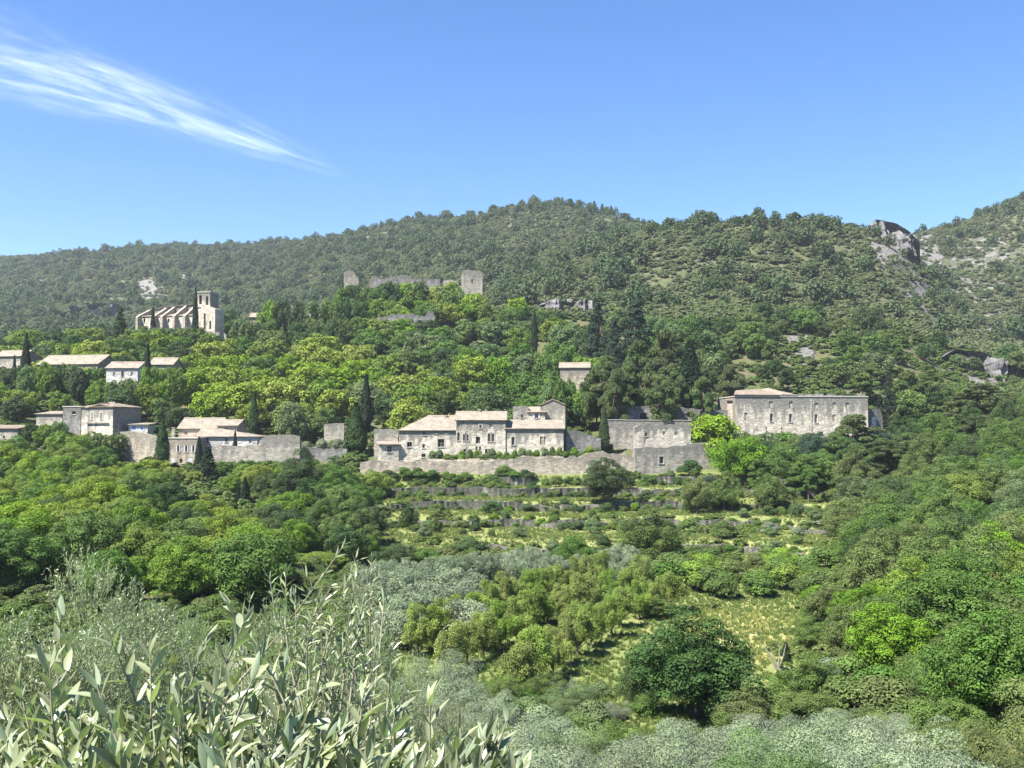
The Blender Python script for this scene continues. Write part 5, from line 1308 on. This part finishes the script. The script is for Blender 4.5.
# ------------------------------------------------------------------ olive trees close to the camera, modelled leaf by leaf
def leaf_blades(rng, B, D, Nn, Ln, Wd, fine=True):
    """lanceolate leaves: base B, direction D, face normal Nn, length, width -> V, quads"""
    n = len(B); D = unit(D); S = unit(np.cross(D, Nn)); Nn = np.cross(S, D)
    if fine:
        t = np.array([0, .12, .32, .58, .82, 1.0]); pr = np.array([.12, .55, .95, .92, .55, .04])
    else:
        t = np.array([0, .4, 1.0]); pr = np.array([.15, 1.0, .06])
    curl = rng.uniform(-.18, .35, n)[:, None, None]; fold = rng.uniform(.1, .3, n)[:, None, None]; tw = rng.uniform(-.35, .35, n)[:, None, None]
    T = t[None, :, None]; pw = (pr[None, :, None] * Wd[:, None, None] * .5)
    mid = B[:, None] + D[:, None] * (Ln[:, None, None] * T) - Nn[:, None] * (curl * Ln[:, None, None] * T ** 2)
    St = S[:, None] * np.cos(tw * T) + Nn[:, None] * np.sin(tw * T); Nt = Nn[:, None] * np.cos(tw * T) - S[:, None] * np.sin(tw * T)
    Lf = mid - St * pw + Nt * pw * fold * 2; Rt = mid + St * pw + Nt * pw * fold * 2
    V = np.stack([Lf, mid, Rt], 2).reshape(-1, 3); m = len(t)
    f = []
    for j in range(m - 1):
        a = j * 3; f += [(a, a + 1, a + 4, a + 3), (a + 1, a + 2, a + 5, a + 4)]
    F4 = (np.arange(n)[:, None, None] * (m * 3) + np.array(f)[None]).reshape(-1, 4)
    return V, F4, m * 3
def spray(rng, base, tip, nn, Ls, bow):
    """a shoot from base to tip with nn opposite pairs of leaves; returns path and leaf arrays"""
    k = np.linspace(0, 1, 9)[:, None]; base = np.asarray(base, float); tip = np.asarray(tip, float)
    path = base + (tip - base) * k + bow * np.sin(k * math.pi) * .5
    B = []; D = []; Nn = []; L = []
    ax = unit(np.cross(tip - base, rng.normal(0, 1, 3)))
    for i in range(nn):
        u = .06 + .94 * (i + .5) / nn; j = u * 8; a = int(j); p = path[a] + (path[min(a + 1, 8)] - path[a]) * (j - a)
        tg = unit(path[min(a + 1, 8)] - path[max(a - 1, 0)])
        ang = (i % 2) * math.pi / 2 + rng.normal(0, .35)
        s0 = unit(np.cross(tg, ax)); s1 = np.cross(tg, s0); s = s0 * math.cos(ang) + s1 * math.sin(ang)
        for sg in (1, -1):
            if rng.random() < .06: continue
            d = tg * rng.uniform(.55, 1.0) + s * sg * rng.uniform(.6, 1.05) * (1.15 - .5 * u) + rng.normal(0, .12, 3)
            B.append(p); D.append(d); Nn.append(unit(tg * .8 - s * sg * .6 + rng.normal(0, .35, 3)))
            L.append(Ls * (1.0 - .35 * abs(u - .45)) * rng.uniform(.7, 1.15))
    d = unit(path[-1] - path[-2])
    for q in range(2):
        B.append(path[-1]); D.append(d + rng.normal(0, .25, 3)); Nn.append(rng.normal(0, 1, 3)); L.append(Ls * rng.uniform(.5, .8))
    return path, B, D, Nn, L
M['olive_leaf'] = leaf_material("near olive leaves", .20, base=(.205, .240, .140), back=(1.25, 1.35, 1.6), rough=.34, spec=.5)
def near_olive(label, tips, root_at, Ls, width, seed, land=None, forks=7):
    """tips: [(px, py, Y, shoot length m, pairs)]; a trunk, branches out to each shoot, and the leaves"""
    rng = np.random.default_rng(seed); g = np.array(root_at, float)
    root = empty("olive_tree", tuple(g)); tag(root, label, "tree", "olive trees close by")
    shoots = []; B = []; D = []; Nn = []; L = []
    for (px, py, Y, ln, nn) in tips:
        tip = P(px, py, Y) - g; cen = np.array([0, 0, tip[2] - 1.2])
        dr = unit(np.array([(tip[0] - cen[0]) * .45, (tip[1] - cen[1]) * .3, 1.0]) + rng.normal(0, .27, 3))
        if abs(tip[0]) > .1: dr[0] = abs(dr[0]) * np.sign(tip[0])
        base = tip - dr * ln
        pth, b, d, n_, l = spray(rng, base, tip, nn, Ls, unit(rng.normal(0, 1, 3)) * ln * .12)
        shoots.append(pth); B += b; D += d; Nn += n_; L += l
    L = np.array(L); V, F4, m = leaf_blades(rng, np.array(B), np.array(D), np.array(Nn), L, L * rng.uniform(width * .8, width * 1.2, len(L)))
    var = np.repeat(np.clip(rng.normal(.45, .25, len(L)), 0, 1), m)
    link(bpy.data.objects.new("foliage", mesh_np("foliage", V, F4, (M['olive_leaf'],), {"var": var}, smooth=True)), root)
    bases = np.array([s[0] for s in shoots]); order = np.argsort(bases[:, 0]); groups = np.array_split(order, forks)
    top = np.array([0, 0, max(.5, bases[:, 2].min() - .5)])
    tk = MB(); tk.tube([(0, 0, -.3), (.03, 0, .3 * top[2]), (-.02, .02, .7 * top[2]), top], [.16, .12, .10, .09], 10); tk.obj("trunk", M['bark'], root, True)
    for gr in groups:
        if not len(gr): continue
        c = bases[gr].mean(0) - [0, 0, .65]; mb = MB()
        mb.tube([top, top + (c - top) * .5 + [0, 0, .05], c], [.05, .03, .016], 7)
        for i in gr:
            p = bases[i]; q = p - unit(shoots[i][1] - shoots[i][0]) * .28; mb.tube([c, (c + q) / 2 + rng.normal(0, .03, 3), q + (p - q) * .35, p], [.010, .007, .005, .004], 5); mb.tube(shoots[i], np.linspace(.0035, .0012, 9), 5)
        mb.obj("branch", M['twig'], root, True)
    return root
def fill_tips(rng, n, outline, ybot, Yr, ln, nn, qr):
    """shoots hung under a top outline [(px, py)] seen from here, at true depths Yr"""
    out = []
    xs = [o[0] for o in outline]; ys = [o[1] for o in outline]
    for i in range(n):
        px = rng.uniform(*qr); t = float(np.interp(px, xs, ys)); py = t + (ybot - t) * rng.random() ** 1.1 + rng.uniform(4, 25)
        k = (py - t) / max(ybot - t, 1); Y = Yr[1] + (Yr[0] - Yr[1]) * min(1, max(0, k + rng.uniform(-.35, .35)))
        out.append((px, py, Y, rng.uniform(*ln), int(rng.integers(*nn))))
    return out
rngN = np.random.default_rng(12)
tipsA = [(60, 622, 1.75, .34, 11), (50, 668, 1.7, .25, 8), (112, 642, 1.9, .33, 11), (150, 654, 1.85, .30, 10), (170, 668, 1.9, .3, 9), (205, 640, 2.0, .3, 10), (230, 606, 2.0, .36, 12), (244, 622, 1.9, .36, 12), (262, 655, 1.8, .3, 10), (285, 668, 2.0, .3, 10),
         (322, 690, 1.8, .3, 10), (362, 700, 1.75, .3, 10), (396, 708, 1.7, .28, 9), (430, 698, 1.9, .3, 9), (506, 722, 1.7, .3, 9), (486, 738, 1.7, .25, 8), (20, 690, 1.8, .3, 9), (456, 735, 1.7, .28, 8), (98, 690, 1.6, .25, 9), (180, 700, 1.6, .25, 9)]
outA = [(-60, 715), (40, 705), (60, 680), (110, 690), (150, 698), (230, 670), (262, 690), (300, 705), (400, 722), (500, 735), (530, 775)]
tipsA += fill_tips(rngN, 260, outA, 800, (1.35, 2.1), (.2, .34), (8, 14), (-70, 520))
near_olive("olive branches with big silvery leaves filling the lower corner, nearest of all", tipsA, (-.62, 2.0, gz(-.62, 2.0)), .064, .26, 31)
outB = [(225, 640), (245, 600), (270, 578), (300, 560), (320, 590), (338, 552), (352, 556), (372, 562), (388, 600), (400, 650), (420, 700)]
tipsB = [(270, 580, 3.6, .42, 13), (286, 573, 3.6, .4, 12), (300, 560, 3.7, .42, 13), (318, 596, 3.4, .35, 11), (331, 585, 3.5, .4, 12), (344, 545, 3.6, .5, 15), (356, 558, 3.5, .45, 14), (372, 562, 3.6, .42, 13), (384, 598, 3.5, .35, 11), (394, 640, 3.4, .3, 10), (250, 600, 3.7, .35, 11), (408, 690, 3.3, .3, 9)]
tipsB += fill_tips(rngN, 120, outB, 790, (3.0, 4.2), (.25, .42), (9, 14), (228, 415))
near_olive("upright olive shoots with slender leaves behind the nearest big-leaved branches", tipsB, (-.72, 3.7, gz(-.72, 3.7)), .060, .17, 32)
def olive_proto_near(seed, R=2.2, Hh=3.6, n=4300):
    rng = np.random.default_rng(seed); cl, tg = broad_clumps(rng, 8, 7, R, .5, Hh - .25, .55)
    w = cl[:, 3] ** 2; k = rng.choice(len(cl), n, p=w / w.sum()); d = unit(rng.normal(0, 1, (n, 3))); d[:, 2] = np.where(d[:, 2] < -.4, -d[:, 2], d[:, 2])
    base = cl[k, :3] + d * cl[k, 3:4] * rng.uniform(.55, 1.0, (n, 1)); B = []; D = []; Nn = []; L = []; K = []
    up = unit(d * 1.0 + np.array([0, 0, .55]) + rng.normal(0, .25, (n, 3))); ln = rng.uniform(.14, .27, n)
    q = 8
    for j in range(q):
        u = (j + .7) / q
        p = base + up * (ln * u)[:, None] + rng.normal(0, .01, (n, 3))
        s = unit(np.cross(up, rng.normal(0, 1, (n, 3))))
        for sg in (1, -1):
            B.append(p); D.append(up * rng.uniform(.5, 1, (n, 1)) + s * sg * .7); Nn.append(unit(up * .7 - s * sg * .6 + rng.normal(0, .4, (n, 3)))); L.append(.056 * rng.uniform(.7, 1.2, n)); K.append(k)
    B, D, Nn, L, K = map(np.concatenate, (B, D, Nn, L, K))
    V, F4, m = leaf_blades(rng, B, D, Nn, L, L * .29, fine=False)
    cv = rng.random(len(cl)); var = np.repeat(np.clip(.3 * cv[K] + .6 * rng.random(len(K)), 0, 1), m)
    tw = MB()
    for i in range(0, n, 3): tw.tube([base[i] - up[i] * .15, base[i] + up[i] * ln[i]], [.005, .002], 4)
    tv, tf = tw.data()
    crown = mesh_np("olive_crown", np.vstack([V, tv]), [F4, tf[0] + len(V)], (M['olive_leaf'], M['twig']), {"var": np.concatenate([var, np.full(len(tv), .5)])}, midx=np.concatenate([np.zeros(len(F4), int), np.ones(len(tf[0]), int)]))
    mb = MB(); limbs(mb, (.05, 0, 1.3), tg, .11, rng)
    return crown, mb.mesh("olive_trunk", (M['bark'],), True)
ON = [olive_proto_near(s) for s in (5, 6, 7)]
for i, (px, top, Y, wpx, lab) in enumerate([(45, 540, 9.0, 330, "broad silvery olive at the left edge, behind the nearest big-leaved branches"), (-95, 560, 8.0, 330, "olive tree cut by the left edge of the photo, beside the broad silvery one"), (168, 580, 10.5, 300, "olive tree right of the broad silvery one at the left edge"),
        (255, 592, 14, 210, "grey-green olive behind the upright shoots"), (352, 600, 17, 180, "olive behind the tallest upright shoot"), (120, 600, 15, 220, "olive glimpsed between the broad silvery one and the bright wood"), (418, 640, 20, 150, "olive right of the upright shoots, below the billowing olive"),
        (300, 640, 12, 220, "low olive in the gap below the grey-green one"), (440, 690, 17, 160, "olive just above the nearest branches' right end"), (215, 600, 19, 170, "small olive at the foot of the bright wood")]):
    g = gp(px, Y); H = float(P(px, top, Y)[2] - g[2]); W = wpx * Y / F
    r = empty("olive_tree", (g[0], g[1], g[2] - .1), i * 1.7); tag(r, lab, "tree", "olive trees close by")
    for nm, me in zip(("crown", "trunk"), ON[i % 3]):
        c = link(bpy.data.objects.new(nm, me), r); c.scale = (W / 5.0, W / 5.0, H / 4.0)
mountain_scrub(); undergrowth(); meadow()
# ------------------------------------------------------------------ sky, sun, air, camera
SUN_DIR = np.array([-.66, -.47, 1.18]); SUN_DIR /= np.linalg.norm(SUN_DIR)
SUN_EL = math.asin(SUN_DIR[2])
w = bpy.data.worlds.new("World"); scene.world = w; w.use_nodes = True
nt = w.node_tree; nt.nodes.clear()
sk = nt.nodes.new("ShaderNodeTexSky"); sk.sky_type = 'NISHITA'; sk.sun_disc = False
sk.sun_elevation = SUN_EL; sk.sun_rotation = math.atan2(SUN_DIR[0], SUN_DIR[1])
sk.altitude = 200; sk.air_density = 1.0; sk.dust_density = .1; sk.ozone_density = 4.0
hs = nt.nodes.new('ShaderNodeHueSaturation'); hs.inputs['Saturation'].default_value = 1.24; hs.inputs['Hue'].default_value = .508
nt.links.new(sk.outputs[0], hs.inputs['Color'])
bg = nt.nodes.new("ShaderNodeBackground"); bg.inputs[1].default_value = .068
ow = nt.nodes.new("ShaderNodeOutputWorld")
nt.links.new(hs.outputs[0], bg.inputs[0]); nt.links.new(bg.outputs[0], ow.inputs[0])
sl = bpy.data.lights.new("sun", 'SUN'); sl.energy = 5.0; sl.angle = math.radians(.5); sl.color = (1, .955, .88)
so = link(bpy.data.objects.new("sun", sl)); so.location = tuple(SUN_DIR * 400)
so.rotation_euler = Vector(SUN_DIR).to_track_quat('Z', 'Y').to_euler()

# thin cirrus streak, a high sheet some 9 km off, outside the haze
def build_cirrus():
    nu, nv = 60, 24
    zc = 3000.
    def hit(px, py):
        d = P(px, py, 1.0); return d * zc / d[2]
    A0, A1, B0, B1 = hit(-120, -100), hit(-120, 90), hit(360, 158), hit(360, 186)
    V = []; UV = []
    for i in range(nu):
        u = i / (nu - 1)
        for j in range(nv):
            v = j / (nv - 1)
            p = (A0 * (1 - u) + B0 * u) * (1 - v) + (A1 * (1 - u) + B1 * u) * v
            p = p + np.array([0, 0, 60 * math.sin(u * 5) * math.sin(v * 3) + 90 * (v - .5)])
            V.append(p); UV.append((u, v))
    idx = np.arange(nu * nv).reshape(nu, nv)
    f = np.stack([idx[:-1, :-1], idx[1:, :-1], idx[1:, 1:], idx[:-1, 1:]], -1).reshape(-1, 4)
    m, nt, out = newmat("thin ice cloud")
    uv = N(nt, "TexCoord").outputs["UV"]
    sx = N(nt, "SeparateXYZ", {0: uv})
    U, Vv = sx.outputs[0], sx.outputs[1]
    warp = noise(nt, N(nt, "Mapping", {"Vector": uv, "Scale": (3, 2, 1)}).outputs[0], 1.0, 3)
    mp = N(nt, "Mapping", {"Vector": uv, "Rotation": (0, 0, -.10), "Scale": (1.8, 6.0, 1)})
    n1 = noise(nt, mp.outputs[0], 1.6, 8, .66, .35)
    mp2 = N(nt, "Mapping", {"Vector": uv, "Rotation": (0, 0, .5), "Scale": (9, 14.0, 1)})
    n2 = noise(nt, mp2.outputs[0], 1.5, 7, .7, .4)
    # envelope: broad and soft at the upper left, a narrow tail at the right
    vc = math_(nt, 'ADD', Vv, math_(nt, 'MULTIPLY', math_(nt, 'SUBTRACT', warp, .5), .35))
    edge = math_(nt, 'MULTIPLY', ramp(nt, vc, .08, .55), ramp(nt, vc, 1.0, .66))
    tail = math_(nt, 'MULTIPLY', ramp(nt, U, 1.0, .62), ramp(nt, U, -.02, .06))
    dens = math_(nt, 'ADD', math_(nt, 'MULTIPLY', n1, .85), math_(nt, 'MULTIPLY', n2, .35))
    a = math_(nt, 'MULTIPLY', math_(nt, 'MULTIPLY', edge, tail), ramp(nt, dens, .30, 1.02))
    n3 = noise(nt, N(nt, "Mapping", {"Vector": uv, "Scale": (5, 4, 1)}).outputs[0], 1.0, 5, .6, .6)
    a = math_(nt, 'MULTIPLY', a, ramp(nt, n3, .22, .75))
    a = math_(nt, 'MULTIPLY', a, .36, clamp=True)
    tr = N(nt, "BsdfTransparent"); tl = N(nt, "BsdfTranslucent", {"Color": (.95, .96, .98, 1)})
    mx = N(nt, "MixShader", {0: a, 1: tr.outputs[0], 2: tl.outputs[0]})
    nt.links.new(mx.outputs[0], out.inputs[0])
    me = mesh_np("cirrus_cloud", V, f, (m,), uv=UV, smooth=True)
    o = link(bpy.data.objects.new("cirrus_cloud", me))
    tag(o, "thin white streak of feathery cirrus drifting across the clear blue sky", None, None, "stuff")
build_cirrus()

def build_haze():
    mb = MB(); mb.box(-1800, 1800, -75, 2230, -45, 330)
    m, nt, out = newmat("summer haze")
    v = N(nt, "VolumePrincipled", {"Color": (.80, .89, 1.0, 1), "Density": HAZE, "Anisotropy": .1})
    nt.links.new(v.outputs[0], out.inputs["Volume"])
    try: m.cycles.homogeneous_volume = True
    except Exception: pass
    o = mb.obj("haze", m); tag(o, None, None, None, "stuff")
HAZE = .00010
if HAZE: build_haze()

cam = bpy.data.cameras.new("camera"); cam.sensor_width = 36; cam.lens = 36 * F / 1024
cam.clip_start = .05; cam.clip_end = 40000
cam.dof.use_dof = False
co = link(bpy.data.objects.new("camera", cam)); co.location = (0, 0, 0); co.rotation_euler = (math.pi / 2 + PITCH, 0, 0)
scene.camera = co
for o in COL.objects:                    # walls too are things of their own here
    if o.parent is None and o.get('label') and not o.get('kind'): o['kind'] = 'thing'
scene.view_settings.view_transform = 'Standard'; scene.view_settings.look = 'None'
scene.view_settings.exposure = 1.72
scene.view_settings.gamma = 1; scene.view_settings.use_curve_mapping = False
scene.render.engine = 'CYCLES'
c = scene.cycles
c.max_bounces = 5; c.diffuse_bounces = 2; c.glossy_bounces = 2; c.transmission_bounces = 3; c.transparent_max_bounces = 8; c.volume_bounces = 0
c.use_denoising = True; c.use_adaptive_sampling = True; c.adaptive_threshold = .015
c.caustics_reflective = False; c.caustics_refractive = False
